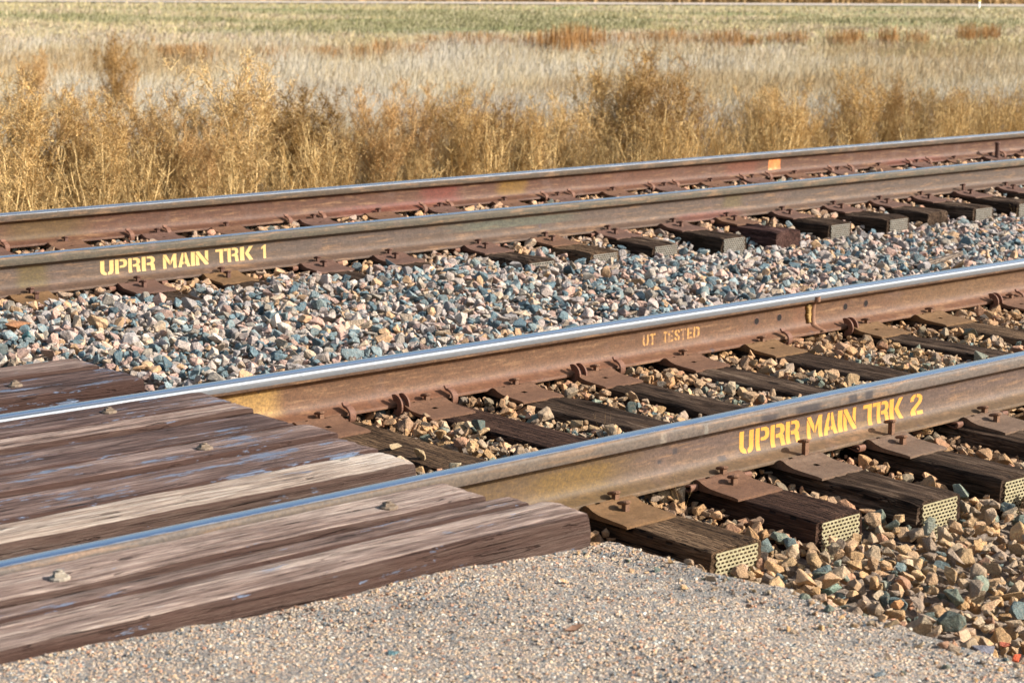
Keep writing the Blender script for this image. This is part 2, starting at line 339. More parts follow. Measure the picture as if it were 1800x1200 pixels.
mr3 = rust_mat('patina third rail', soff=7.7, upper=(0.084, 0.062, 0.050), lower=(0.078, 0.049, 0.032), zc=(.055, .085), head=(0.069, 0.058, 0.040), foot=(0.083, 0.051, 0.034), gs=1,
    patches=[(4.3, .1, .02, .14, (0.094, 0.069, 0.020), .7), (5.15, .6, .05, .14, (0.071, 0.051, 0.030), .6), (8.9, .35, .0, .05, (0.134, 0.046, 0.034), .7), (7.3, .6, .07, .13, (0.078, 0.093, 0.069), .7), (9.15, .12, .05, .14, (0.106, 0.083, 0.032), .6)])
mr4 = rust_mat('rust farthest rail', soff=3.3, upper=(0.079, 0.035, 0.020), lower=(0.090, 0.040, 0.022), head=(0.060, 0.042, 0.026), foot=(0.090, 0.040, 0.022), gs=-1,
    patches=[(5.15, .35, .02, .14, (0.079, 0.051, 0.013), .7), (7.55, .55, .0, .06, (0.130, 0.031, 0.021), .6), (8.0, .22, .02, .14, (0.130, 0.031, 0.021), .8), (8.62, .16, .03, .14, (0.152, 0.081, 0.010), .85), (9.8, .7, .0, .14, (0.109, 0.045, 0.024), .5), (10.9, .25, .03, .14, (0.130, 0.040, 0.020), .7), (12.9, .5, .0, .05, (0.130, 0.037, 0.024), .6)], pol=(.174, .183))
rails = [make_rail(mr1, 0, 0, 'nearest rail, brown with the stencilled name of track 2'),
         make_rail(mr2, S, 0, 'second rail from the front, wide shiny head, UT TESTED stencil and welded joint'),
         make_rail(mr3, D, DZ, 'third rail from the front, grey-green web with the stencilled name of track 1'),
         make_rail(mr4, D + S, DZ, 'farthest rail, red-brown, in front of the dry bushes')]

# stencil letters, unit boxes
ST = [(0, 0), (.3, 0), (.3, 1), (0, 1)]
BOWL = [(.38, 1), (.75, 1), (.94, .9), (1, .76), (1, .62), (.92, .48), (.72, .4), (.38, .4), (.38, .54), (.62, .56), (.7, .62), (.7, .77), (.62, .84), (.38, .85)]
GL = {
 'U': [[(0, 1), (.31, 1), (.31, .27), (.45, .15), (.45, 0), (.22, .03), (.06, .12), (0, .28)], [(.69, 1), (1, 1), (1, .28), (.94, .12), (.78, .03), (.55, 0), (.55, .15), (.69, .27)]],
 'P': [ST, BOWL],
 'R': [ST, [(.38, 1), (.75, 1), (.94, .9), (1, .76), (1, .64), (.88, .5), (.97, .4), (1, 0), (.7, 0), (.68, .32), (.6, .38), (.38, .38), (.38, .54), (.62, .56), (.7, .62), (.7, .77), (.62, .84), (.38, .85)]],
 'M': [[(0, 0), (.24, 0), (.24, .55), (0, .88)], [(.02, 1), (.24, 1), (.5, .56), (.5, .2), (0, .95)], [(.56, .5), (.76, 1), (1, 1), (1, 0), (.75, 0), (.75, .6), (.56, .2)]],
 'A': [[(0, 0), (.27, 0), (.33, .2), (.46, .2), (.46, .36), (.38, .36), (.46, .74), (.46, 1), (.32, 1)], [(1, 0), (.73, 0), (.67, .2), (.54, .2), (.54, .36), (.62, .36), (.54, .74), (.54, 1), (.68, 1)]],
 'I': [[(0, 0), (1, 0), (1, 1), (0, 1)]],
 'N': [[(0, 0), (.27, 0), (.27, .5), (0, .84)], [(0, 1), (.26, 1), (1, .1), (.97, 0), (.72, 0), (0, .92)], [(.74, .52), (1, .2), (1, 1), (.74, 1)]],
 'T': [[(0, .82), (0, 1), (.64, 1), (.64, 0), (.34, 0), (.34, .82)], [(.7, 1), (1, 1), (1, .82), (.7, .82)]],
 'K': [[(0, 0), (.32, 0), (.32, 1), (0, 1)], [(.38, .5), (.7, 1), (1, 1), (.68, .52), (1, 0), (.7, 0)]],
 '1': [[(.35, 0), (.85, 0), (.85, 1), (.55, 1), (0, .82), (0, .68), (.35, .78)]],
 '2': [[(0, .66), (.3, .66), (.32, .8), (.42, .85), (.42, 1), (.2, .97), (.04, .85)], [(.5, 1), (.78, .96), (.97, .85), (1, .7), (.92, .54), (.5, .26), (.42, .18), (.42, 0), (0, 0), (0, .16), (.12, .3), (.62, .6), (.7, .7), (.68, .8), (.5, .85)], [(.5, 0), (1, 0), (1, .17), (.5, .17)]],
 'E': [[(0, 0), (.38, 0), (.38, 1), (0, 1)], [(.46, .82), (1, .82), (1, 1), (.46, 1)], [(.46, .42), (.86, .42), (.86, .58), (.46, .58)], [(.46, 0), (1, 0), (1, .18), (.46, .18)]],
 'S': [[(1, .7), (.7, .7), (.66, .82), (.55, .85), (.55, 1), (.85, .95), (1, .82)], [(.45, 1), (.45, .85), (.35, .78), (.35, .68), (.88, .45), (1, .3), (1, .15), (.85, .03), (.55, 0), (.55, .15), (.68, .22), (.66, .32), (.15, .52), (0, .68), (0, .85), (.15, .96)], [(0, .3), (.3, .3), (.32, .2), (.45, .15), (.45, 0), (.15, .05), (0, .18)]],
 'D': [ST, [(.4, 1), (.75, .97), (.95, .85), (1, .65), (1, .35), (.95, .15), (.75, .03), (.4, 0), (.4, .18), (.62, .22), (.68, .35), (.68, .65), (.62, .78), (.4, .82)]]}
def paint_mat(name, colr, wear, under, fade=0.):
    m = M(name, .6); n = m.noise(m.co, 160, 4, .75); n2 = m.noise(m.co, 25, 3, .6); v = m.vor(m.co, 90.)
    chip = m.math('MULTIPLY', m.math('GREATER_THAN', m.xyz(v['Color'])[0], .6), m.ss(v['Distance'], .22, .12))
    f = m.math('MAXIMUM', m.ss(n, wear + .04, wear - .04), m.math('MULTIPLY', chip, .8)); f = m.math('MAXIMUM', f, m.ss(n2, .27 + fade * 1.6, .2 + fade * 1.6, 0, .9))
    c = m.mix(m.noise(m.co, 60, 2), tuple(v * .85 for v in colr), tuple(min(1, v * 1.12) for v in colr))
    return m.out(m.mix(f, c, under), .6, None, None, .25)
def lettering(rail, chars, z0, z1, mat, name='lettering', side=-1, extra_label=None):
    """chars: (letter, x0, x1) in metres along the rail; the paint follows the curve of the web"""
    bm = bmesh.new()
    for ch, xa, xb in chars:
        for poly in GL[ch]:
            fv = [bm.verts.new((xa + (xb - xa) * u, 0, z0 + (z1 - z0) * v)) for u, v in poly]
            bm.faces.new(fv)
    bm.normal_update(); bmesh.ops.triangulate(bm, faces=bm.faces[:])
    for z in np.arange(z0 + .006, z1, .006):
        bmesh.ops.bisect_plane(bm, geom=bm.verts[:] + bm.edges[:] + bm.faces[:], plane_co=(0, 0, float(z)), plane_no=(0, 0, 1))
    for v in bm.verts: v.co.y = side * (web_y(v.co.z) + .0006)
    bm.normal_update()
    for f in bm.faces:
        if f.normal.y * side < 0: f.normal_flip()
    me = bpy.data.meshes.new(name); bm.to_mesh(me); bm.free(); me.materials.append(mat)
    for p in me.polygons: p.use_smooth = True
    o = bpy.data.objects.new(name, me); return link(o, rail)
def words(rail, text, vals, z0, z1, mat):
    i = 0
    for wd in text.split():
        lettering(rail, [(c, vals[2 * (i + k)], vals[2 * (i + k) + 1]) for k, c in enumerate(wd)], z0, z1, mat)['label'] = 'stencilled ' + wd; i += len(wd)
M_y2 = paint_mat('yellow stencil paint', (.62, .285, .05), .37, (.22, .13, .06)); M_y1 = paint_mat('pale yellow stencil paint', (.58, .39, .15), .34, (.2, .13, .08)); M_yu = paint_mat('worn orange stencil paint', (.50, .26, .08), .46, (.22, .125, .075), .12)
words(rails[0], 'UPRR MAIN TRK 2', [4.811, 4.882, 4.892, 4.962, 4.968, 5.041, 5.047, 5.119, 5.158, 5.239, 5.246, 5.321, 5.325, 5.35, 5.356, 5.425, 5.466, 5.542, 5.543, 5.611, 5.616, 5.693, 5.738, 5.81], .037, .1145, M_y2)
words(rails[2], 'UPRR MAIN TRK 1', [4.662, 4.735, 4.743, 4.81, 4.816, 4.882, 4.891, 4.965, 5.011, 5.088, 5.097, 5.167, 5.172, 5.195, 5.2, 5.273, 5.316, 5.386, 5.388, 5.453, 5.463, 5.541, 5.593, 5.626], .0465, .1165, M_y1)
words(rails[1], 'UT TESTED', [5.854, 5.891, 5.896, 5.931, 5.979, 6.004, 6.01, 6.04, 6.049, 6.082, 6.087, 6.119, 6.128, 6.161, 6.167, 6.207], .060, .109, M_yu)
# orange paint mark on the farthest rail
GL['#'] = [[(0, .02), (.2, 0), (1, .04), (.98, .5), (1, .96), (.6, 1), (.04, .98), (.02, .5)]]
m = M('orange paint mark', .6); f = m.noise(m.co, 14, 4, .7); cc_ = m.ramp(f, [(.35, (.42, .10, .025)), (.55, (.55, .18, .04)), (.68, (.66, .38, .17))])
lettering(rails[3], [('#', 11.19, 11.33)], .045, .125, m.out(cc_, .6), 'paint_mark')['label'] = 'orange and cream square paint mark'
# weld and bolt holes of the second rail
b = B(); xs = [6.965 + t for t in (-.016, -.011, -.004, .004, .011, .016)]; rings = []
for i, x in enumerate(xs):
    o_ = [.0005, .005, .0075, .0075, .005, .0005][i]; rings.append([(x, y - math.copysign(o_, -y) * 1 if abs(y) > .001 else y, z) for y, z in [(-(a + o_), b_ + (o_ * .6 if b_ < .03 else 0)) for a, b_ in HALF[1:24]]])
b.loft(rings, caps=False, closed=False); b.build('weld_bead', steel_mat('weld bead rust', (.19, .10, .06), (.27, .15, .09)), rails[1], smooth=True)
b = B()
for z0, z1, wv_, yo in ((.045, .062, .013, .0), (.062, .085, .018, 0), (.085, .105, .015, 0), (.105, .126, .02, 0)):
    for k in range(4):
        zz = z0 + (z1 - z0) * k / 4; ww = wv_ * (.75 + .5 * rng.random()); yy = -(web_y(zz) + .0105)
        b.loft([[(6.935 - ww, yy + .009, zz), (6.935 - ww * .4, yy - .002, zz), (6.935 + ww * .6, yy - .001, zz), (6.935 + ww, yy + .009, zz)], [(6.935 - ww, yy + .009, zz + .007), (6.935 - ww * .5, yy - .003, zz + .007), (6.935 + ww * .5, yy - .001, zz + .007), (6.935 + ww, yy + .009, zz + .007)]])
b.build('weld_flash', steel_mat('ochre weld flash', (.24, .14, .035), (.40, .25, .08), .2), rails[1], smooth=True)
for hx in (6.58, 6.735, 7.205, 7.358):
    b = B(); ring = lambda r, y: [(hx + r * math.cos(a), y, .088 + r * math.sin(a)) for a in np.linspace(0, 2 * math.pi, 20, endpoint=False)]
    b.loft([ring(.0185, -.0089), ring(.0182, -.0098), ring(.0155, -.0098), ring(.0145, -.0092)], caps=False)
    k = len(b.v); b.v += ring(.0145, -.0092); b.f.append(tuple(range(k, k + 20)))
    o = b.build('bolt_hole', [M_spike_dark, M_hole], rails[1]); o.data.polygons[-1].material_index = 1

# ------------------------------------------------------------------ timbers (ties and planks)
def timber(name, x0, x1, W, H, mat, parent=None, seed=0, wear=.006, rad=.012, seg=.04, rot=False, crack=True, sag=0.):
    """long axis local x, y in [-W/2, W/2], z in [-H, 0]; edges worn along the length"""
    nx = max(8, int((x1 - x0) / seg)); xs = np.linspace(x0, x1, nx)
    base = []
    hw = W / 2
    yt = np.linspace(-hw + rad, hw - rad, 11)
    base += [(-hw, -H), (-hw, -H * .66), (-hw, -H * .33), (-hw, -rad * 1.5), (-hw + rad * .12, -rad * .7), (-hw + rad * .45, -rad * .2)]
    base += [(y, 0.) for y in yt]
    base += [(hw - rad * .45, -rad * .2), (hw - rad * .12, -rad * .7), (hw, -rad * 1.5), (hw, -H * .33), (hw, -H * .66), (hw, -H)]
    n = len(base); P = np.array(base); V = np.zeros((nx, n, 3)); sd = seed * 7.31
    for i, x in enumerate(xs):
        y = P[:, 0].copy(); z = P[:, 1].copy()
        el = vnoise(x * 5 + sd, 1.5, 0) + .6 * vnoise(x * 17 + sd, 2.5, 0); er = vnoise(x * 5 + sd, 7.5, 3) + .6 * vnoise(x * 17 + sd, 9.5, 3)
        top = z > -rad * 2
        y += np.where((y < 0) & top, 1, 0) * max(0, el) * wear * 3 * np.clip((-hw + rad * 2 - P[:, 0]) / rad + 1, 0, 1) * (1)
        y -= np.where((y > 0) & top, 1, 0) * max(0, er) * wear * 3 * np.clip((P[:, 0] - hw + rad * 2) / rad + 1, 0, 1)
        z += np.where(top, 1, 0) * (wear * 1.3 * vnoise(x * 3 + sd, P[:, 0] * 40 + sd, 1) + wear * .8 * vnoise(x * 9 + sd, P[:, 0] * 110, 5))
        z -= np.where(top & (np.abs(P[:, 0]) > hw - rad * 1.6), 1, 0) * wear * 1.2 * np.maximum(0, vnoise(x * 4 + sd, P[:, 0] * 10, 8) + .1)
        y += .25 * wear * vnoise(x * 8 + sd, P[:, 1] * 40, 6) * np.where(top, 0, 1)
        V[i, :, 0] = x; V[i, :, 1] = y; V[i, :, 2] = z
    for e, s_ in ((0, 1), (nx - 1, -1)):                          # ragged ends
        V[e, :, 0] += s_ * .0 + .008 * vnoise(P[:, 0] * 60 + sd, P[:, 1] * 60, e)
        V[e, 3:-3, 2] -= rad * .35
    V = V.reshape(-1, 3); F = []
    for i in range(nx - 1):
        for j in range(n):
            a = i * n + j; b = i * n + (j + 1) % n; F.append((a, b, b + n, a + n))
    F.append(tuple(range(n))); F.append(tuple(range((nx - 1) * n, nx * n))[::-1])
    ec = np.ones(n); ec[6:17] = 0; ec[6] = ec[16] = .5; ec[7] = ec[15] = .0
    o = mesh(name, V, F, mat, parent, smooth=True, vcol=np.repeat(np.tile(ec, nx)[:, None], 3, 1)); o.data.set_sharp_from_angle(angle=R(38)); return o

def nail_plate(mat, parent, xloc, W, H, seed, missing=0.):
    """perforated anti-splitting plate on the -x end of a timber"""
    r = random.Random(seed); rows, cols = 13, 10; x = xloc; t = .0016; b = B(); ph = H / rows; pw = W / cols
    z = 0
    def gone(u, v): return missing and (vnoise(u * 30 + seed, v * 30) + .5 * (v / H) > .62 - missing or (v > H * (.86 - missing * .5) and vnoise(u * 40, seed) > -.1))
    def slab(y0, y1, z0, z1):
        if gone((y0 + y1) / 2, (z0 + z1) / 2): return
        b.box(x - t, x, y0, y1, z0, z1)
    for k in range(rows + 1):
        zc = -H + .006 + k * (H - .012) / rows
        for c_ in range(cols):
            y0 = -W / 2 + .006 + c_ * (W - .012) / cols; slab(y0, y0 + (W - .012) / cols, zc - .0026, zc + .0026)
        if k < rows:
            for c_ in range(cols + 1):
                yc = -W / 2 + .006 + (c_ + (.5 if k % 2 else 0)) * (W - .012) / cols
                if yc > W / 2 - .003: continue
                slab(yc - .0027, yc + .0027, zc + .0026, zc + (H - .012) / rows - .0026)
    return b.build('end_plate', mat, parent)

W_TIE, H_TIE = .225, .18
# (x centre, skew, material, end plate, nearest-track description)
T2 = [(4.155, .01, MT_tan, 1, 'dusty brown tie beside the asphalt with perforated end plate', -.598), (4.645, 0, MT_new, 1, 'dark incised tie with bright perforated end plate', -.585),
      (5.055, 0, MT_old, 1, 'dark cracked tie with perforated end plate half buried in stones', -.655), (5.50, 0, MT_old, 1, 'splintered grey-brown tie with perforated end plate', -.655),
      (6.02, 0, MT_old, 0, 'weathered tie crossing under both near rails, end buried', -.6), (6.52, 0, MT_old, 0, 'weathered tie behind the yellow stencil, left of the welded joint', -.6),
      (7.25, 0, MT_old, 0, 'dark smooth tie just right of the welded joint', -.6), (7.74, 0, MT_tan, 0, 'brown tie, second to the right of the welded joint', -.6), (8.41, 0, MT_old, 0, 'dark tie at the right edge of the near track', -.6), (8.93, 0, MT_old, 0, 'last dark tie at the right edge of the near track, mostly cut off', -.6)]
TIES = []    # footprints: x0, x1, y0, y1, top
for i, (xc, sk, mt, pl, lab, ye) in enumerate(T2):
    root = empty('railway_tie', (xc, 0, -.02), R(90)); tag(root, lab, 'railway tie', 'wooden ties of the near track')
    timber('tie_timber', ye, 2.06, W_TIE + .01 * random.uniform(-1, 1), H_TIE, mt, root, seed=i + 1, wear=.010 if mt is MT_old else .004, rad=.014 if mt is MT_old else .009)
    if pl: nail_plate(M_grid, root, ye - .006, W_TIE * .84, H_TIE - .012, i).location.z = -.006
    TIES.append((xc - W_TIE / 2, xc + W_TIE / 2, ye, 2.06, -.02))
T1X = [4.24, 4.81, 5.29, 5.88, 6.35, 6.98, 7.48, 7.98, 8.53, 9.01, 9.53, 10.04, 10.52, 10.97, 11.45, 11.96, 12.46, 12.95, 13.45, 13.95, 14.42]
T1DESC = {0: 'tie buried in stones left of the pale yellow stencil', 1: 'dark tie end poking out below the pale yellow stencil', 2: 'dark tie right below the end of the pale yellow stencil', 3: 'rough splintered tie, second right of the pale yellow stencil',
          4: 'short dark tie end rounded off above the stones', 5: 'grey cracked tie with partly buried grey end plate', 6: 'brown tie with only a sliver of its end plate showing', 7: 'shredded tie with a grey end plate among stones',
          8: 'dark tie with torn grey end plate', 9: 'smooth dark tie end without plate, purplish face', 10: 'tie with torn upper corner of its grey end plate', 11: 'tie with grey end plate and flaking top edge', 12: 'rotten red-brown tie without end plate',
          13: 'tie with tall clean grey end plate near the right edge', 14: 'dark tie end standing clear of the stones at the right edge', 15: 'dark tie cut off by the right edge of the far track'}
for i, xc in enumerate(T1X):
    plain = i in (9, 12) or i < 5; mt = MT_red if i in (9,) else (MT_tan if i == 6 else MT_old)
    lab = T1DESC.get(i, 'tie seen only between the two far rails, %s from the right' % ORD[20 - i])
    root = empty('railway_tie', (xc, D, DZ - .02), R(90)); tag(root, lab, 'railway tie', 'wooden ties of the far track')
    ye = -.60 + random.uniform(-.03, .03) + (.18 if i in (4, 2) else 0)
    timber('tie_timber', ye, 2.06, W_TIE, H_TIE, mt, root, seed=i + 21, wear=.013, rad=.016)
    if not plain: nail_plate(M_grid_old, root, ye - .006, W_TIE * .84, H_TIE - .012, i + 40, .22 if i in (5, 6, 7, 8, 10, 11) else .06).location.z = -.006
    TIES.append((xc - W_TIE / 2, xc + W_TIE / 2, D + ye, D + 2.06, DZ - .02))

# crossing planks
PX = 3.565
planks = [  # y0, y1, end x, material, label, top
 (-.604, -.405, PX, MW_pale2, 'broad outer crossing plank beside the asphalt with rounded worn edge', .184),
 (-.397, -.290, PX - .04, MW_plank, 'narrow grooved crossing plank between the two outermost planks', .177),
 (-.282, -.070, PX - .1, MW_pale2, 'crossing plank along the outside of the nearest rail, two bolts', .182),
 (.135, .345, PX - .02, MW_pale, 'bleached pale crossing plank just inside the nearest rail', .184),
 (.352, .583, PX, MW_blue, 'brown crossing plank above the bleached one, tar stained with painted sheen', .181),
 (.590, .792, PX + .02, MW_blue, 'tar-stained crossing plank with painted bluish sheen and a bolt, middle of the crossing', .187),
 (.800, 1.046, PX, MW_dark, 'dark crossing plank below the pale strip', .180),
 (1.054, 1.195, PX + .01, MW_pale2, 'pale narrow strip of crossing plank near the second rail', .188),
 (1.203, 1.436, PX + .02, MW_dark, 'dark bolted crossing plank against the second rail', .185),
 (1.745, 2.028, PX, MW_dark, 'dark bolted crossing plank beyond the second rail', .180),
 (2.036, 2.245, PX - .02, MW_plank, 'farthest crossing plank, edged by loose stones', .187)]
plank_obj = []
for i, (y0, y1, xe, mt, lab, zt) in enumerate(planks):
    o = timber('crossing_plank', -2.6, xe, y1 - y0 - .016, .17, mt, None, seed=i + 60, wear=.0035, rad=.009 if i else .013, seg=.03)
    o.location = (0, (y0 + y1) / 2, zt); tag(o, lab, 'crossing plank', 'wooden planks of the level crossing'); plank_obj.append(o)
def bolt(pi, x, y, mat, tall=1.):
    o = plank_obj[pi]; lx, ly = x, y - o.location.y; b = B(); n = 12
    ring = lambda r, z: [(lx + r * math.cos(a), ly + r * math.sin(a), z) for a in np.linspace(0, 2 * math.pi, n, endpoint=False)]
    b.loft([ring(.026, -.004), ring(.026, .004), ring(.022, .007)])
    p = [(lx + .0165 * math.cos(a) * 1.15, ly + .0165 * math.sin(a) * 1.15) for a in np.linspace(.5, .5 + 2 * math.pi, 4, endpoint=False)]
    b.loft([[(q[0], q[1], .004) for q in p], [(q[0], q[1], .012 * tall) for q in p], [(lx + (q[0] - lx) * .85, ly + (q[1] - ly) * .85, .0145 * tall) for q in p]])
    b.loft([ring(.0075, .012 * tall), ring(.0075, .018 * tall)])
    b.build('bolt_head', mat, o)
bolt(2, 2.172, -.202, M_bolt, 1.25); bolt(2, 3.175, -.201, M_bolt2); bolt(8, 3.175, 1.322, M_bolt2); bolt(5, 3.142, .682, M_bolt2); bolt(9, 3.144, 1.927, M_bolt2, 1.1)

# ------------------------------------------------------------------ tie plates with spikes, rail anchors
def plate_mesh(mat, holes, w=.106):
    """x along rail; y across; z=0 is the rail seat. holes: (x, y) centres, 17 mm square"""
    hs = .0105
    xs = sorted({-w, w} | {round(h[0] + s_ * hs, 5) for h in holes for s_ in (-1, 1)} | {-.05, 0, .05})
    ys = sorted({-.28, -.262, -.2, -.155, -.125, -.105, -.09, -.078, 0, .078, .09, .105, .125, .155, .2, .24} | {round(h[1] + s_ * hs, 5) for h in holes for s_ in (-1, 1)})
    zt = lambda y: float(np.interp(abs(y), [0, .0765, .079, .09, .105, .125, .155, .2, .262, .285], [-.0008, -.0008, .013, .0145, .012, .004, -.003, -.006, -.0088, -.0125]))
    wx = lambda y: 1 - .06 * float(np.interp(abs(y), [.08, .13, .28], [1, .3, 0]))
    def ins(xm, ym): return any(abs(xm - h[0]) < hs and abs(ym - h[1]) < hs for h in holes)
    b = B(); bot = -.0195; nx, ny = len(xs), len(ys)
    b.v = [(x * wx(y), y, zt(y)) for y in ys for x in xs] + [(x * wx(y), y, bot) for y in ys for x in xs]
    T = lambda i, j: j * nx + i; Bo = lambda i, j: nx * ny + j * nx + i
    for j in range(ny - 1):
        for i in range(nx - 1):
            if ins((xs[i] + xs[i + 1]) / 2, (ys[j] + ys[j + 1]) / 2):
                q = [(i, j), (i + 1, j), (i + 1, j + 1), (i, j + 1)]
                b.f.append(tuple(Bo(*k) for k in q))
                for a in range(4): b.f.append((T(*q[a]), T(*q[(a + 1) % 4]), Bo(*q[(a + 1) % 4]), Bo(*q[a])))
            else: b.f.append((T(i, j), T(i + 1, j), T(i + 1, j + 1), T(i, j + 1)))
    for i in range(nx - 1): b.f += [(T(i, 0), Bo(i, 0), Bo(i + 1, 0), T(i + 1, 0)), (T(i, ny - 1), T(i + 1, ny - 1), Bo(i + 1, ny - 1), Bo(i, ny - 1))]
    for j in range(ny - 1): b.f += [(T(0, j), T(0, j + 1), Bo(0, j + 1), Bo(0, j)), (T(nx - 1, j), Bo(nx - 1, j), Bo(nx - 1, j + 1), T(nx - 1, j + 1))]
    return b.build('plate_body', mat)
def spike_mesh(mat, up=.012, lean=0.):
    """head hooks toward +y; z=0 at the seat"""
    b = B(); s_ = .0088
    top = up + .004
    b.loft([[(x + lean * z, y, z) for x, y in ((-s_, -s_), (s_, -s_), (s_, s_), (-s_, s_))] for z in (-.03, up * .5, top)])
    lx = lean * top
    def oval(k, z):
        q = []
        for a in np.linspace(0, 2 * math.pi, 12, endpoint=False):
            c_, s2 = math.cos(a), math.sin(a); y = .008 + .023 * k * math.copysign(abs(s2) ** .7, s2); q.append((lx + .016 * k * math.copysign(abs(c_) ** .7, c_), y, z - .22 * (y - .008)))
        return q
    b.loft([oval(.75, top - .003), oval(1., top + .0005), oval(1., top + .005), oval(.8, top + .008), oval(.35, top + .0095)])
    return b.build('spike', mat, smooth=False)
def proto(o):
    me = o.data; bpy.data.objects.remove(o); return me
def inst(name, me, parent, loc, rz=0., rx=0., ry=0.):
    o = bpy.data.objects.new(name, me); o.location = loc; o.rotation_euler = (rx, ry, rz); return link(o, parent)
SP = {k: proto(spike_mesh(mm, up)) for k, mm, up in (('low', M_spike, .024), ('lowd', M_spike_dark, .026), ('mid', M_spike_dark, .045), ('high', M_spike, .052))}
HN = [(-.055, -.089), (.03, -.089), (.0, -.165), (-.055, .089), (.03, .089)]
PM = {k: proto(plate_mesh(mm, HN)) for k, mm in (('o', M_plate), ('r', M_plate2), ('p', M_plate3), ('g', M_plate4))}
RN = ['nearest rail', 'second rail', 'third rail', 'farthest rail']
def tie_plate(x, ri, kind, label, outer='low', line='low', rz=0., xs=.03):
    Y = [0, S, D, D + S][ri]; Z = [0, 0, DZ, DZ][ri]; flip = ri in (1, 3)   # the camera sees the gauge side of rails 2 and 4
    root = empty('tie_plate', (x, Y, Z), rz); tag(root, label, 'tie plate', 'steel tie plates under the ' + RN[ri])
    inst('plate_body', PM[kind], root, (0, 0, 0))
    j = random.uniform(-.12, .12)
    inst('spike', SP[line], root, (xs, -.089, .0), j)
    if outer: inst('spike', SP[outer], root, (0, -.165, -.010), random.uniform(-.3, .3))
    inst('spike', SP['low'], root, (-.055, .089, 0), math.pi + j)
    return root
P2 = [(0, 4.125, 'o', 'low', 'low'), (0, 4.62, 'r', 'low', 'low'), (0, 5.03, 'g', None, 'high'), (0, 5.50, 'g', 'low', 'high'), (0, 6.06, 'g', 'low', 'low')]
l1 = ['ochre tie plate nearest the asphalt, two spikes', 'rusty tie plate left of the yellow stencil, two spikes', 'partly covered tie plate under the yellow stencil with a raised spike', 'tie plate under the yellow 2 with a tall raised spike and a low one', 'tie plate of the nearest rail at the right edge']
for (ri, x, k, o_, l_), lb in zip(P2, l1): tie_plate(x, ri, k, lb, o_, l_, xs=.03)
for i, x in enumerate([4.085, 4.585, 5.04, 5.485, 6.01, 6.515, 7.25, 7.74, 8.41, 8.92]):
    lb = '%s tie plate right of the plank crossing along the second rail' % ORD[i]
    if i == 6: lb = 'tie plate just right of the welded joint on the second rail'
    tie_plate(x, 1, ['r', 'r', 'r', 'r', 'r', 'o', 'o', 'o', 'r', 'r'][i], lb, None, 'low', xs=.02)
for i, x in enumerate(T1X[:16]):
    lb = '%s tie plate from the left along the third rail' % ORD[i]
    tie_plate(x, 2, ['o', 'p', 'o', 'p', 'p', 'p', 'r', 'p', 'p', 'r', 'p', 'p', 'p', 'p', 'p', 'p'][i], lb, 'lowd', 'lowd' if i != 14 else 'mid', xs=.012)
for i, x in enumerate(T1X[1:]):
    tie_plate(x - .05, 3, 'pr'[i % 2], '%s tie plate from the left along the farthest rail' % ORD[i], None, 'lowd', xs=.01)

def sweep(path, xw, th, flange=0., nseg=None):
    """bar swept along a (y, z) path; xw wide along x, th thick; flange > 0 gives raised edges"""
    P = np.array(path, float); 
    t = np.linspace(0, len(P) - 1, 26); 
    # Catmull-Rom
    Q = []
    for s_ in t:
        i = min(int(s_), len(P) - 2); u = s_ - i; p0 = P[max(i - 1, 0)]; p1 = P[i]; p2 = P[i + 1]; p3 = P[min(i + 2, len(P) - 1)]
        Q.append(.5 * (2 * p1 + (p2 - p0) * u + (2 * p0 - 5 * p1 + 4 * p2 - p3) * u * u + (3 * p1 - p0 - 3 * p2 + p3) * u ** 3))
    Q = np.array(Q); T = np.gradient(Q, axis=0); T /= np.linalg.norm(T, axis=1)[:, None]; Nn = np.stack([-T[:, 1], T[:, 0]], 1)
    h = xw / 2
    if flange: sec = [(-h, 0), (h, 0), (h, th + flange), (h - .0055, th + flange), (h - .007, th), (-h + .007, th), (-h + .0055, th + flange), (-h, th + flange)]
    else: e = th * .25; sec = [(-h + e, 0), (h - e, 0), (h, e), (h, th - e), (h - e, th), (-h + e, th), (-h, th - e), (-h, e)]
    b = B(); b.loft([[(a, q[0] + n_[0] * c_, q[1] + n_[1] * c_) for a, c_ in sec] for q, n_ in zip(Q, Nn)]); return b
AS = proto(sweep([(-.050, .044), (-.062, .030), (-.080, .027), (-.098, .014), (-.097, -.010), (-.078, -.022), (-.03, -.014)][::-1], .030, .010).build('a', M_anchor, smooth=False))
def fin_anchor():
    b = B()
    def arc(r0, r1, xa, xb, a0, a1, n=16):
        rs = []
        for a in np.radians(np.linspace(a0, a1, n)):
            c_, s_ = math.cos(a), math.sin(a); rs.append([(xa, -.078 + r0 * c_, .008 + r0 * s_), (xb, -.078 + r0 * c_, .008 + r0 * s_), (xb, -.078 + r1 * c_, .008 + r1 * s_), (xa, -.078 + r1 * c_, .008 + r1 * s_)])
        b.loft(rs)
    arc(.016, .044, -.021, -.014, 62, 285); arc(.016, .044, .014, .021, 62, 285); arc(.016, .024, -.0145, .0145, 75, 280)
    return b.build('a', M_anchor)
AD = proto(fin_anchor())
AF = proto(sweep([(-.068, -.005), (-.098, .002), (-.103, -.012), (-.09, -.024), (-.04, -.016)], .034, .006, -.0).build('a', M_anchor))
def anchor(x, ri, me, label):
    Y = [0, S, D, D + S][ri]; Z = [0, 0, DZ, DZ][ri]
    o = bpy.data.objects.new('rail_anchor', me); o.location = (x, Y, Z); o.rotation_euler.z = random.uniform(-.06, .06); link(o)
    tag(o, label, 'rail anchor', 'spring anchors clipped to the ' + RN[ri])
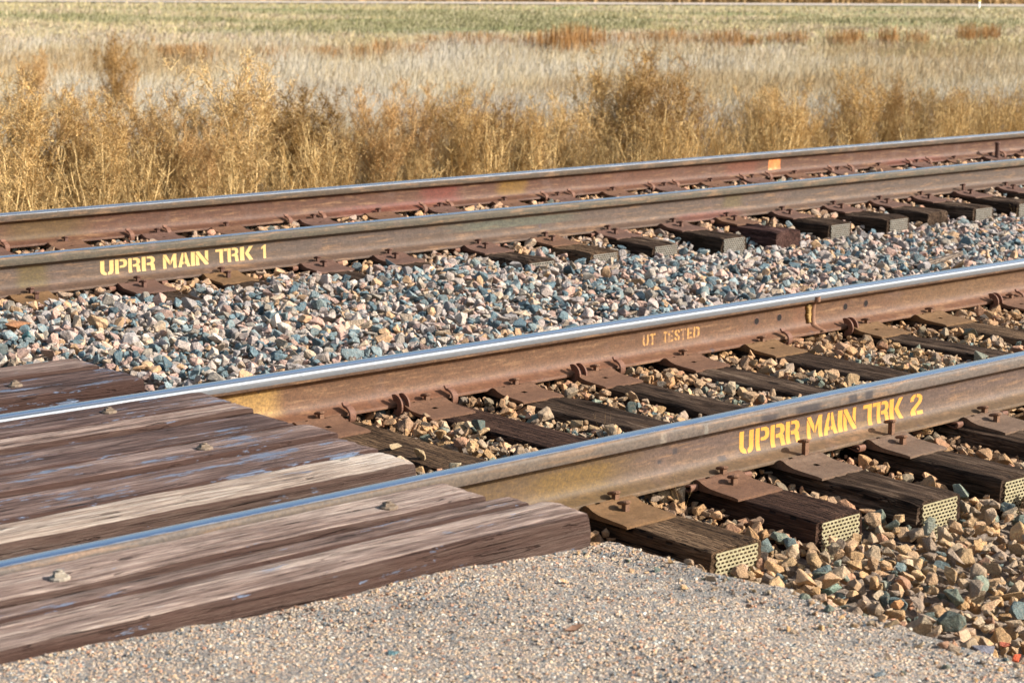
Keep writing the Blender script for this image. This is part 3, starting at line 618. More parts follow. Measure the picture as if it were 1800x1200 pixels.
for x, me, lb in [(4.243, AS, 'small curled rail anchor just right of the first tie plate on the second rail'), (4.480, AD, 'double-flanged rail anchor nearest the plank crossing'), (4.732, AS, 'small curled rail anchor right of the second tie plate on the second rail'),
                  (5.407, AD, 'double-flanged rail anchor left of the UT TESTED stencil'), (5.649, AS, 'small curled rail anchor below and left of the UT TESTED stencil'), (6.705, AS, 'small curled rail anchor just left of the welded joint'),
                  (7.150, AD, 'double-flanged rail anchor just right of the welded joint'), (8.294, AD, 'double-flanged rail anchor close to the right edge on the second rail'), (8.52, AS, 'rail anchor cut off by the right edge on the second rail')]: anchor(x, 1, me, lb)
for i, x in enumerate([4.885, 5.662, 5.905, 6.754, 7.016, 7.8, 8.021, 8.847, 9.093, 9.875, 10.124, 10.836, 11.12, 11.846, 12.086, 12.817, 13.078, 14.099]):
    anchor(x, 3, AS, '%s rail anchor from the left on the farthest rail' % ORD[i])
for x, lb in [(4.505, 'thin looped rail anchor end left of the second tie plate of the nearest rail'), (4.765, 'thin looped rail anchor end right of the second tie plate of the nearest rail'), (5.36, 'rail anchor end under the yellow K of the stencil'), (5.93, 'rail anchor end right of the yellow 2'), (6.21, 'rail anchor end at the right edge of the nearest rail')]: anchor(x, 0, AF, lb)
for i, x in enumerate([4.68, 4.96, 5.74, 6.03, 6.83, 7.12, 7.86, 8.13, 8.87, 9.17, 9.88, 10.19, 10.84, 11.1]): anchor(x, 2, AF, '%s rail anchor end from the left on the third rail' % ORD[i])

# ------------------------------------------------------------------ terrain
def bal_z(x, y):
    x = np.asarray(x, float); y = np.asarray(y, float)
    crib2 = -.050 + .02 * vnoise(x * 3, y * 3, 4) - .03 * sstep(1.25, 1.5, y) * 0
    sh = np.interp(y, [-3.5, -2.2, -1.6, -1.1, -.7, -.35, -.05], [-.55, -.42, -.30, -.20, -.125, -.095, -.075])
    f = sstep(5.3, 9.0, x); z3 = (.124 - .028 * sstep(4.3, 4.6, x)) * (1 - f) + -.012 * f
    mid = np.interp(x, [3.5, 4.2, 6, 9, 14], [.145, .09, .05, .02, -.02])
    t = np.clip((y - 2.0) / 1.3, 0, 1); bt = mid * (1 - t) + z3 * t
    crib1 = DZ - .055 + 0 * x
    bt = np.where(y > 3.45, bt + (crib1 - bt) * sstep(3.45, 3.95, y), bt)
    far = np.interp(y, [5.5, 6.2, 7.2, 8.5], [DZ - .05, DZ - .06, -.08, -.2])
    z = np.where(y < -.05, sh, np.where(y < 1.55, crib2, 0))
    z = np.where((y >= 1.55) & (y < 5.5), bt, z); tt = sstep(1.5, 1.62, y); z = np.where((y > 1.4) & (y < 1.7), crib2 * (1 - tt) + mid * tt, z)
    z = np.where(y >= 5.5, far, z)
    z = z + .016 * vnoise(x * 2.2, y * 2.2, 2) * (y > 1.7) + .012 * vnoise(x * 6, y * 6, 3)
    # under the crossing and the asphalt keep the ground low
    return np.where((x < 3.6) & (y < 2.3), np.minimum(z, -.06), z)
ys = np.unique(np.concatenate([np.arange(-8, -3.5, .5), np.arange(-3.5, 9, .05), np.arange(9, 30, .7), np.geomspace(30, 1500, 60)]))
xs = np.unique(np.concatenate([np.arange(-12, 1, .8), np.arange(1, 16, .08), np.arange(16, 30, .5), np.geomspace(30, 1500, 60)]))
xs = np.concatenate([[-900, -200, -60, -25], xs]); X, Y = np.meshgrid(xs, ys)
Zg = bal_z(X, Y) - .038; Zg = np.where(Y > 8, -.222 + .05 * vnoise(X * .5, Y * .5, 1) * sstep(8, 12, Y), Zg)
nx_, ny_ = len(xs), len(ys); idx = np.arange(nx_ * ny_).reshape(ny_, nx_)
F = np.stack([idx[:-1, :-1], idx[:-1, 1:], idx[1:, 1:], idx[1:, :-1]], -1).reshape(-1, 4)
tag(mesh('ground', np.stack([X, Y, Zg], -1).reshape(-1, 3), F, M_ground, smooth=True), kind='structure')
# dirt road across the far field
m = M('dirt road', .95); n = m.noise(m.mp((.2, .2, 1)), 3, 4, .6); M_road = m.out(m.mix(n, (.46, .38, .30), (.56, .47, .38)), .95)
dirn = np.array([.817, -.577]); nrm = np.array([.577, .817]); c0 = np.array([81.5, 89.])
V = []; F = []
for i, t in enumerate(np.linspace(-160, 160, 41)):
    for s_ in (-4., 4.):
        p = c0 + dirn * t + nrm * (s_ + .6 * math.sin(t * .05) * 1.); V.append((p[0], p[1], -.16))
for i in range(40): F.append((2 * i, 2 * i + 2, 2 * i + 3, 2 * i + 1))
tag(mesh('dirt_road', V, F, M_road), kind='structure')

# asphalt ramp
ax = np.concatenate([np.arange(-3, 1.2, .2), np.arange(1.2, 4.6, .02)]); ay = np.concatenate([np.arange(-7, -2.6, .2), np.arange(-2.6, -.6, .02), [-.6035]])
X, Y = np.meshgrid(ax, ay)
top = np.interp(X, [-3, 1.8, 2.2, 2.55, 2.8, 3.05, 3.25, 3.5], [.165, .163, .150, .127, .118, .126, .116, .088]) + .02 * np.interp(X, [-3, 3], [0, 1]) * sstep(-.65, -1.3, Y)
ex = 3.62 - .03 * (Y + .6) + .07 * vnoise(Y * 3.3, 4.4) + .04 * vnoise(Y * 11, 2.2)
drop = np.clip(X - ex, 0, None); Z = top - .02 * sstep(-.6, -2.4, Y) - .9 * drop ** 1.25 - .35 * sstep(0, .4, drop)
Z += .012 * vnoise(X * 2.5, Y * 2.5, 9) + .006 * vnoise(X * 14, Y * 14, 1) + .004 * vnoise(X * 45, Y * 45, 2) + .004 * vnoise(X * 90, Y * 90, 5)
Z -= .006 * np.exp(-((Y + 1.12 + .33 * (X - 2.9)) / .025) ** 2) * sstep(2.3, 2.6, X)
nx_, ny_ = len(ax), len(ay); idx = np.arange(nx_ * ny_).reshape(ny_, nx_)
F = np.stack([idx[:-1, :-1], idx[:-1, 1:], idx[1:, 1:], idx[1:, :-1]], -1).reshape(-1, 4)
ASP = (ax, ay, Z)
tag(mesh('asphalt_road', np.stack([X, Y, Z], -1).reshape(-1, 3), F, M_asphalt, smooth=True), kind='structure')
def asp_z(x, y):
    i = np.clip(np.searchsorted(ax, x), 0, len(ax) - 1); j = np.clip(np.searchsorted(ay, y), 0, len(ay) - 1); return Z[j, i]

# ------------------------------------------------------------------ stones
def hull(seed, n):
    r = np.random.default_rng(seed); bm = bmesh.new()
    p = r.normal(size=(n, 3)); p /= np.linalg.norm(p, axis=1)[:, None]; p *= r.uniform(.8, 1.05, (n, 1)); p *= np.array([1, r.uniform(.6, .95), r.uniform(.45, .8)])
    vs = [bm.verts.new(q) for q in p]; res = bmesh.ops.convex_hull(bm, input=vs)
    bmesh.ops.delete(bm, geom=[v for v in bm.verts if not v.link_faces], context='VERTS')
    bmesh.ops.dissolve_limit(bm, angle_limit=R(16), verts=bm.verts[:], edges=bm.edges[:])
    bmesh.ops.bevel(bm, geom=bm.edges[:], offset=.045, segments=1, affect='EDGES', clamp_overlap=True)
    bmesh.ops.triangulate(bm, faces=bm.faces[:]); bm.verts.index_update()
    V = np.array([v.co[:] for v in bm.verts]); F = np.array([[v.index for v in f.verts] for f in bm.faces]); bm.free(); return V, F
HV = [hull(100 + i, 9 + i % 6) for i in range(44)]
def roughen(VF, seed):
    V, F = VF; bm = bmesh.new(); vs = [bm.verts.new(v) for v in V]
    for f in F: bm.faces.new([vs[i] for i in f])
    bmesh.ops.dissolve_limit(bm, angle_limit=R(6), verts=bm.verts[:], edges=bm.edges[:]); bmesh.ops.triangulate(bm, faces=bm.faces[:])
    for it in range(2):
        lg = [e for e in bm.edges if e.calc_length() > (.5, .3)[it]]
        bmesh.ops.subdivide_edges(bm, edges=lg, cuts=1, use_grid_fill=False); bmesh.ops.triangulate(bm, faces=[f for f in bm.faces if len(f.verts) > 3])
    V = np.array([v.co[:] for v in bm.verts]); bm.verts.index_update(); F = np.array([[v.index for v in f.verts] for f in bm.faces]); bm.free()
    n_ = .13 * vnoise(V[:, 0] * 2.2 + seed, V[:, 1] * 2.2, V[:, 2] * 2.2) + .09 * vnoise(V[:, 0] * 6 + seed, V[:, 1] * 6, V[:, 2] * 6); return V * (1 + n_)[:, None], F
HVR = [roughen(h, i * 3.7) for i, h in enumerate(HV)]
PAL_MID = np.array([(.36, .30, .265), (.33, .28, .24), (.40, .31, .22), (.12, .17, .185), (.09, .135, .155), (.20, .25, .255), (.40, .26, .15), (.42, .28, .22), (.48, .42, .35), (.07, .105, .12), (.28, .255, .24), (.33, .23, .19), (.25, .22, .18), (.16, .20, .20)])
PW_MID = np.array([13, 11, 10, 7, 6, 8, 7, 8, 6, 4, 11, 6, 8, 7.]); PW_MID /= PW_MID.sum()
PAL_NEAR = np.array([(.36, .27, .17), (.30, .22, .15), (.40, .28, .16), (.34, .28, .21), (.28, .23, .18), (.44, .32, .21), (.16, .20, .18), (.12, .17, .19), (.40, .25, .18), (.24, .20, .17), (.36, .31, .24)])
PW_NEAR = np.array([12, 11, 11, 10, 9, 7, 4, 3, 5, 9, 6.]); PW_NEAR /= PW_NEAR.sum()
x0g, y0g, cs = 2.5, -3.2, .008; GX, GY = int((17) / cs), int((10.4) / cs)
HM = np.full((GX, GY), -9., np.float32)
A1 = (np.arange(GX) * cs + x0g); A2 = (np.arange(GY) * cs + y0g)
HM[:, :] = bal_z(A1[:, None], A2[None, :]) - .012
cand = []
sp = .028
gx = np.arange(2.9, 19, sp); gy = np.arange(-2.9, 7.1, sp)
CX, CY = np.meshgrid(gx, gy, indexing='ij'); CX = (CX + rng.uniform(-.5, .5, CX.shape) * sp).ravel(); CY = (CY + rng.uniform(-.5, .5, CY.shape) * sp).ravel()
bz = bal_z(CX, CY); BZ = bz; cr, cu, cf, cm = (np.array(v) for v in (CR, CU, CF, CAM))
d = np.stack([CX, CY, bz], 1) - cm; dep = d @ cf; px = 900 + 3440 * (d @ cr) / dep; py = 600 - 3440 * (d @ cu) / dep
ok = (px > -260) & (px < 2060) & (py > -50) & (py < 1330) & (dep > 0)
ok &= ~((CX < 3.59) & (CY < 2.28) & (CY > -.62)); ok &= ~((CY < -.55) & (CX < 3.75 - .0 * CY) & True)
ok &= ~((CX < 3.72) & (CY < -.55)); ok &= ~((CY > 5.9) & (rng.random(len(CX)) > .8))
CX, CY, dep, px, py, BZ = CX[ok], CY[ok], dep[ok], px[ok], py[ok], BZ[ok]; o_ = rng.permutation(len(CX)); CX, CY, dep, px, py, BZ = CX[o_], CY[o_], dep[o_], px[o_], py[o_], BZ[o_]
RY = [(0, 0), (S, 0), (D, DZ), (D + S, DZ)]
stones = []
tarr = np.array(TIES)
for i in range(len(CX)):
    x, y = CX[i], CY[i]; r = float(np.clip(rng.lognormal(math.log(.0265 if y < -.3 else .021 if y < 1.5 else .0238), .35), .011, .046))
    if rng.random() < .3: r *= .72
    bzv = float(BZ[i]); inside = False
    for t in tarr[(tarr[:, 0] - r * .75 < x) & (tarr[:, 1] + r * .75 > x) & (tarr[:, 2] - r * .8 < y) & (tarr[:, 3] + r * .75 > y)]:
        if bzv < t[4] - .004: inside = True
        elif y > 3.72 : inside = True
    if inside: continue
    k = max(1, int(r * .8 / cs)); a = int((x - x0g) / cs); b_ = int((y - y0g) / cs)
    if a - k < 0 or b_ - k < 0 or a + k >= GX or b_ + k >= GY: continue
    win = HM[a - k:a + k + 1, b_ - k:b_ + k + 1]; base = float(.55 * win.mean() + .45 * win.max())
    if base > bzv + .032: continue
    asp = rng.uniform(.75, 1.15, 3); z = base + r * .33
    for ry, rz in RY:
        if abs(y - ry) < .085 + r * .5: 
            lim = rz - .004
            if z + r * .55 > lim: z = lim - r * .55
            if abs(y - ry) < .03 and bzv > rz - .03: z = -5
    if z < bzv - .09: continue
    dx, dy = np.meshgrid(np.arange(-k, k + 1) * cs, np.arange(-k, k + 1) * cs, indexing='ij'); q = 1 - (dx ** 2 + dy ** 2) / (r * r)
    cap = np.where(q > 0, z + r * .62 * np.sqrt(np.maximum(q, 0)), -9); np.maximum(win, cap, out=win)
    stones.append((x, y, z, r, asp, px[i], py[i], dep[i], bzv))
# loose stones on the first tie near the crossing, as in the photograph, and on the buried end of ties
extra = []
for x, y, r in [(4.10, .96, .030), (4.08, .80, .032), (4.06, .60, .036), (4.09, .42, .042), (4.15, .35, .036), (4.05, .27, .036), (4.17, .22, .042), (4.22, .33, .032), (4.2, .13, .034), (4.08, .14, .036), (4.26, .22, .036), (4.0, 1.2, .026), (3.98, .47, .03), (4.02, .36, .034), (4.13, .07, .03)]:
    extra.append((x, y, -.02 + r * .5, r, np.array([1, .9, .8]), 0, 0, 0))
for k in range(420):      # stones and grit strayed over the crumbling asphalt edge
    y = rng.uniform(-2.3, -.62); x = 3.68 - .03 * (y + .6) + abs(rng.normal(0, .16)) * (1 if rng.random() < .6 else -1); r = float(np.clip(rng.lognormal(math.log(.009), .5), .004, .024))
    stones.append((x, y, float(max(asp_z(x, y), bal_z(x, y) - .02)) + r * .3, r, np.array([1, .9, .75]), 0, 0, 5., 9.))
def stone_color(x, y):
    near = y < 1.5
    if y >= 1.5 and y < 3.75: c = PAL_MID[rng.choice(len(PAL_MID), p=PW_MID)]
    elif y > 5.6: c = PAL_MID[rng.choice(len(PAL_MID), p=PW_MID)] * .9
    elif y >= 3.75: c = PAL_NEAR[rng.choice(len(PAL_NEAR), p=PW_NEAR)] * np.array([1.05, .92, .85])
    else:
        p = .2 if (y < -.8) else (.1 if y < -.1 else .12)
        c = PAL_MID[rng.choice(len(PAL_MID), p=PW_MID)] * np.array([1, .92, .82]) if rng.random() < p else PAL_NEAR[rng.choice(len(PAL_NEAR), p=PW_NEAR)]
        if -.5 < y < -.05 or 1.1 < y < 1.5: c = c * .6 + np.array([.30, .17, .09]) * .4
    return np.clip(c * rng.uniform(1.0, 1.55) * (np.array([1.06, .96, .82]) if near else 1), 0, .85)
def rotm():
    q = rng.normal(size=4); q /= np.linalg.norm(q); a, b, c, d = q
    return np.array([[1 - 2 * (c * c + d * d), 2 * (b * c - a * d), 2 * (b * d + a * c)], [2 * (b * c + a * d), 1 - 2 * (b * b + d * d), 2 * (c * d - a * b)], [2 * (b * d - a * c), 2 * (c * d + a * b), 1 - 2 * (b * b + c * c)]])
def flat_rot():
    a = rng.uniform(0, 6.28); t = rng.normal(0, .45); u = rng.normal(0, .45)
    ra = np.array([[math.cos(a), -math.sin(a), 0], [math.sin(a), math.cos(a), 0], [0, 0, 1]]); rb = np.array([[1, 0, 0], [0, math.cos(t), -math.sin(t)], [0, math.sin(t), math.cos(t)]]); rc = np.array([[math.cos(u), 0, math.sin(u)], [0, 1, 0], [-math.sin(u), 0, math.cos(u)]]); return ra @ rb @ rc
def stone_geo(s_):
    V, F = (HVR if s_[7] < 8.2 else HV)[rng.integers(len(HV))]; x, y, z, r, asp = s_[:5]
    return (V * r * 1.12 * asp) @ flat_rot().T, F
def cname(c):
    r_, g_, b_ = c; v = max(c)
    if b_ > r_ * 1.05: return 'dark slate' if v < .18 else 'blue-grey'
    if v < .2: return 'dark brown'
    if r_ > 1.9 * b_: return 'ochre' if g_ > .62 * r_ else 'rusty orange'
    if v > .5: return 'pale cream'
    if r_ > 1.35 * g_: return 'pinkish'
    return 'tan' if r_ > 1.35 * b_ else 'grey'
# the 300 that show largest are individual things
vis = [i for i, s_ in enumerate(stones) if 15 < s_[5] < 1785 and 380 < s_[6] < 1170 and s_[2] > s_[8] + .001]
vis.sort(key=lambda i: -stones[i][3] / stones[i][7]); big = set(vis[:285])
def where(x, y, px_):
    if y < -.5: return 'in the heap of stones beside the asphalt edge' if x < 4.75 else 'in the stone shoulder in front of the near tie ends'
    if y < 0: return 'between tie ends just outside the nearest rail'
    if y < 1.5:
        k = sum(1 for t in T2 if t[0] < x); return 'between the near rails, %s gap between ties from the crossing' % ORD[max(0, k - 1)] if k else 'between the near rails against the crossing planks'
    if y < 3.75: return ('between the two tracks beside the farthest crossing plank' if px_ < 500 else 'between the two tracks left of centre' if px_ < 900 else 'between the two tracks right of centre' if px_ < 1350 else 'between the two tracks near the right edge')
    return 'between ties of the far track'
VV, FF, CC = [], [], []; off = 0
def one_stone(V, F, c, loc, label, name='ballast_stone', group='loose ballast stones'):
    o = mesh(name, V, F, M_rock, None, loc, vcol=np.tile(c, (len(V), 1))); tag(o, label, 'stone', group); return o
for i, s_ in enumerate(stones + extra):
    V, F = stone_geo(s_); c = stone_color(s_[0], s_[1])
    if i in big: one_stone(V, F, c, s_[:3], '%s angular stone %s' % (cname(c), where(s_[0], s_[1], s_[5])), group='%s ballast stones %s' % (cname(c), where(s_[0], s_[1], s_[5])))
    elif i >= len(stones): one_stone(V, F, c * .3 + np.array([.42, .33, .2]) * .7, s_[:3], 'tan stone lying loose on the first tie beside the plank crossing', group='loose stones spilled on the first tie')
    else: VV.append(V + np.array(s_[:3])); FF.append(F + off); CC.append(np.tile(c, (len(V), 1))); off += len(V)
tag(mesh('ballast', np.concatenate(VV), np.concatenate(FF), M_rock, vcol=np.concatenate(CC)), 'crushed stone ballast in pink, tan and blue-grey filling both tracks', 'ballast', kind='stuff')
print('stones', len(stones), 'tris', sum(len(f) for f in FF))
# stones that stand out
def special(x, y, z, r, shape, c, label, seed, name='ballast_stone'):
    V, F = hull(seed, 10); V = V * r * np.array(shape); one_stone((V @ flat_rot().T) if seed % 2 else V, F, np.array(c), (x, y, z), label, name, 'stones that stand out')
special(3.62, 2.75, .185, .05, (.6, .5, 1.25), (.06, .15, .16), 'dark green pointed stone standing beyond the farthest crossing plank', 500)
special(3.70, 3.02, .19, .062, (1.3, .7, .6), (.33, .16, .08), 'reddish-brown wedge stone left of the dark green pointed stone', 502)
special(4.20, -.62, -.13, .075, (1.4, .8, .35), (.45, .22, .12), 'flat orange stone at the foot of the first tie end plate', 504)
special(4.35, -.80, -.145, .045, (1.1, .9, .8), (.22, .30, .24), 'pale green stone near the first tie end', 506)
for x, y, c, lb in [(4.24, -1.26, (.55, .10, .04), 'small red-painted stone at the asphalt edge, leftmost of the red ones'), (4.30, -1.22, (.58, .11, .05), 'red-painted stone at the asphalt edge, second from left'), (4.46, -1.38, (.6, .12, .05), 'red-painted stone at the right edge of the photo'), (4.50, -1.31, (.5, .14, .08), 'red-brown painted stone above the right-edge red one')]:
    special(x, y, float(bal_z(x, y)) + .03, .028, (1, .9, .8), c, lb, int(x * 200) * 2)
special(4.27, -1.40, float(bal_z(4.27, -1.4)) + .065, .055, (1.3, .9, .5), (.10, .14, .19), 'flat slate-blue slab at the asphalt edge, lower right', 510)
special(4.36, -1.33, float(bal_z(4.36, -1.33)) + .065, .05, (1.1, .9, .7), (.17, .17, .20), 'purple-grey stone between the red-painted ones', 512)
special(2.542, -1.038, float(asp_z(2.542, -1.038)) + .006, .017, (1.3, 1, .7), (.12, .22, .24), 'small teal stone lying alone on the asphalt', 514, 'loose_stone')
special(3.30, -1.80, float(asp_z(3.30, -1.80)) + .006, .016, (1.6, 1, .6), (.2, .24, .25), 'grey-blue chip lying on the asphalt, lower right', 516, 'loose_stone')
# loose aggregate on the asphalt surface: countless chips
VV, FF, CC = [], [], []; off = 0
cp = np.array([(.58, .40, .26), (.70, .52, .34), (.44, .37, .31), (.30, .28, .26), (.75, .66, .54), (.60, .34, .22), (.20, .25, .28)])
for k in range(15000):
    x = rng.uniform(1.5, 4.2); y = -.61 - 1.7 * rng.random() ** 1.2
    if x < 1.75 - (y + .6) * -.5 - .6: continue
    r = rng.uniform(.003, .0072); V, F = HV[rng.integers(len(HV))]
    VV.append((V * r) @ flat_rot().T + np.array([x, y, float(asp_z(x, y)) + r * .1])); FF.append(F + off); off += len(V); CC.append(np.tile(cp[rng.integers(len(cp))] * rng.uniform(.7, 1.15), (len(V), 1)))
tag(mesh('asphalt_chips', np.concatenate(VV), np.concatenate(FF), M_rock, vcol=np.concatenate(CC)), 'fine tan and grey chips bedded in the asphalt surface', 'gravel', kind='stuff')

# wood scraps, strap, post
def scrap(x, y, z, L, w_, rz, ry, mat, name, label):
    o = timber(name, -L / 2, L / 2, w_, .018, mat, None, seed=int(x * 10), wear=.003, rad=.004, seg=.03); o.location = (x, y, z); o.rotation_euler = (0, ry, rz); tag(o, label, 'wood scrap')
MS = wood_mat('grey weathered splinter', (.06, .045, .035), (.17, .13, .10), (.32, .26, .2), .5)
scrap(8.9, 2.23, .085, .52, .035, .15, -.04, MS, 'wood_scrap', 'long grey wood splinter lying on the stones behind the second rail')
scrap(5.28, 2.50, .10, .16, .022, -.3, .05, MS, 'wood_scrap', 'short brown wood scrap on the stones between the tracks')
scrap(8.35, D + S - .33, DZ + .0, .75, .09, .03, 0, MS, 'wood_scrap', 'flat splintered board lying between the two far rails')
b = sweep([(-.09, .028), (-.05, .006), (0, 0), (.05, .008), (.06, .03), (.035, .035)], .018, .005)
o = b.build('steel_strap', steel_mat('purple rusted strap', (.13, .075, .075), (.19, .11, .11))); o.location = (7.24, 2.83, .085); o.rotation_euler = (.25, 0, R(75)); tag(o, 'bent rusty steel strap curled on the stones between the tracks', 'metal strap')
b = B(); ring = lambda r, z: [(r * math.cos(a), r * math.sin(a), z) for a in np.linspace(0, 2 * math.pi, 12, endpoint=False)]
b.loft([ring(.02, -.05), ring(.02, .12), ring(.024, .123), ring(.024, .135), ring(.018, .14)])
o = b.build('steel_pin', M_spike_dark, smooth=False); o.location = (13.93, D + S - .14, DZ - .01); tag(o, 'short dark upright steel pin beside the farthest rail at the right', 'steel pin')
# small curled leaf on the asphalt
o = mesh('dead_leaf', [(-.03, 0, .006), (0, -.011, .004), (.03, .002, .012), (0, .011, .010), (-.012, 0, 0), (.012, 0, .002)], [(0, 1, 4), (1, 5, 4), (1, 2, 5), (2, 3, 5), (3, 4, 5), (3, 0, 4)], M('brown leaf', .8).out((.15, .075, .04)), None, (2.957, -1.189, float(asp_z(2.957, -1.189)) + .002)); o.rotation_euler.z = -.2; tag(o, 'curled brown leaf scrap lying on the asphalt', 'leaf')

# ------------------------------------------------------------------ vegetation
def ribbons(P0, P1, W0, W1, C, tris=False):
    """flat blades from P0 to P1 facing random ways"""
    n = len(P0); d_ = P1 - P0; d_ /= np.linalg.norm(d_, axis=1)[:, None] + 1e-9
    r_ = rng.normal(size=(n, 3)); s_ = np.cross(d_, r_); s_ /= np.linalg.norm(s_, axis=1)[:, None] + 1e-9
    V = np.stack([P0 - s_ * W0[:, None], P0 + s_ * W0[:, None], P1 + s_ * W1[:, None], P1 - s_ * W1[:, None]], 1).reshape(-1, 3)
    F = np.arange(4 * n).reshape(n, 4); return V, F, np.repeat(C, 4, axis=0)
def unit(v): return v / (np.linalg.norm(v, axis=-1, keepdims=True) + 1e-9)
def weed(seed, stems=9, spread=.33, nb=20, nt=11, leaf=3, w_=1.):
    """a dry branching weed one metre tall: returns (stems mesh data), (twigs mesh data)"""
    r = np.random.default_rng(seed); seg = []; tw0 = []; tw1 = []
    gold = np.array([.69, .505, .25]); brown = np.array([.44, .295, .125]); redb = np.array([.33, .20, .09])
    for s_ in range(stems):
        a = r.uniform(0, 6.28); base = np.array([.07 * math.cos(a), .07 * math.sin(a), 0]) * r.random(); h = r.uniform(.62, 1.0); tilt = spread * r.random() ** .7; b2 = a + r.normal(0, .5)
        p = base.copy(); dirv = unit(np.array([math.cos(b2) * tilt, math.sin(b2) * tilt, 1])); pts = [p]
        for k in range(6): dirv = unit(dirv + r.normal(0, .07, 3) + np.array([0, 0, .05])); p = p + dirv * h / 6; pts.append(p)
        pts = np.array(pts)
        for k in range(6): seg.append((pts[k], pts[k + 1], .0042 * (1 - k / 7), .0042 * (1 - (k + 1) / 7)))
        for t in r.uniform(.06, 1, nb):
            q = pts[min(int(t * 6), 5)] + (pts[min(int(t * 6), 5) + 1] - pts[min(int(t * 6), 5)]) * (t * 6 % 1)
            c_ = r.uniform(0, 6.28); dv = unit(np.array([math.cos(c_), math.sin(c_), r.uniform(.7, 1.7)])); L = r.uniform(.10, .34) * (1.05 - .65 * t)
            q1 = q + dv * L * .5; q2 = q1 + unit(dv + np.array([0, 0, .35])) * L * .5; seg.append((q, q1, .0016, .0012)); seg.append((q1, q2, .0012, .0007))
            for u in r.uniform(.1, 1.05, nt):
                z0 = q + (q1 - q) * u * 2 if u < .5 else q1 + (q2 - q1) * (u - .5) * 2
                dd = unit(dv * .6 + r.normal(0, .75, 3) + np.array([0, 0, .35])); tw0.append(z0); tw1.append(z0 + dd * r.uniform(.018, .065))
    P0 = np.array([s_[0] for s_ in seg]); P1 = np.array([s_[1] for s_ in seg]); W0 = np.array([s_[2] for s_ in seg]) * w_; W1 = np.array([s_[3] for s_ in seg]) * w_
    C = gold * r.uniform(.8, 1.25, (len(seg), 1)); a = ribbons(P0, P1, W0, W1, C); b = ribbons(P0, P1, W0, W1, C)
    SV = np.concatenate([a[0], b[0]]); SF = np.concatenate([a[1], b[1] + len(a[0])]); SC = np.concatenate([a[2], b[2]])
    T0 = np.array(tw0); T1_ = np.array(tw1); n = len(T0); mixv = r.random((n, 1)); C = np.where(mixv < .5, brown, np.where(mixv < .8, gold * .8, redb)) * r.uniform(.7, 1.3, (n, 1))
    Wd = np.full(n, .0011 * w_); a = ribbons(T0, T1_, Wd, Wd * .6, C)
    L0 = np.repeat(T0 + (T1_ - T0) * .0, leaf, 0) + np.repeat(T1_ - T0, leaf, 0) * r.random((n * leaf, 1)); L1 = L0 + unit(r.normal(size=(n * leaf, 3))) * r.uniform(.006, .012, (n * leaf, 1)); W = np.full(n * leaf, .0017 * w_)
    b = ribbons(L0, L1, W, W * .5, np.repeat(C, leaf, 0) * r.uniform(.8, 1.3, (n * leaf, 1)))
    return (SV, SF, SC), (np.concatenate([a[0], b[0]]), np.concatenate([a[1], b[1] + len(a[0])]), np.concatenate([a[2], b[2]]))
def weed_me(seed, **kw):
    s_, t_ = weed(seed, **kw); out = []
    for nm, q in (('stems', s_), ('twigs', t_)): out.append(proto(mesh(nm, q[0], q[1], M_twig, vcol=q[2])))
    return out
WM_ = [weed_me(900 + i, stems=15 + i % 4, spread=.36 + .05 * (i % 4), nb=26, nt=18, leaf=2, w_=1.05) for i in range(6)]
def bush(name, x, y, z, h, wd, me, tint, label, cat, group):
    root = empty(name, (x, y, z), rng.uniform(0, 6.28)); tag(root, label, cat, group)
    for nm, d_ in zip(('stems', 'twigs'), me):
        o = bpy.data.objects.new(nm, d_); o.scale = (h * wd, h * wd, h); o.color = tuple(tint) + (1,); link(o, root)
    return root
G_, Bn, Pk, Pl = (1.12, 1.06, .95), (.78, .70, .60), (1.1, 1., .93), (1.3, 1.3, 1.3)
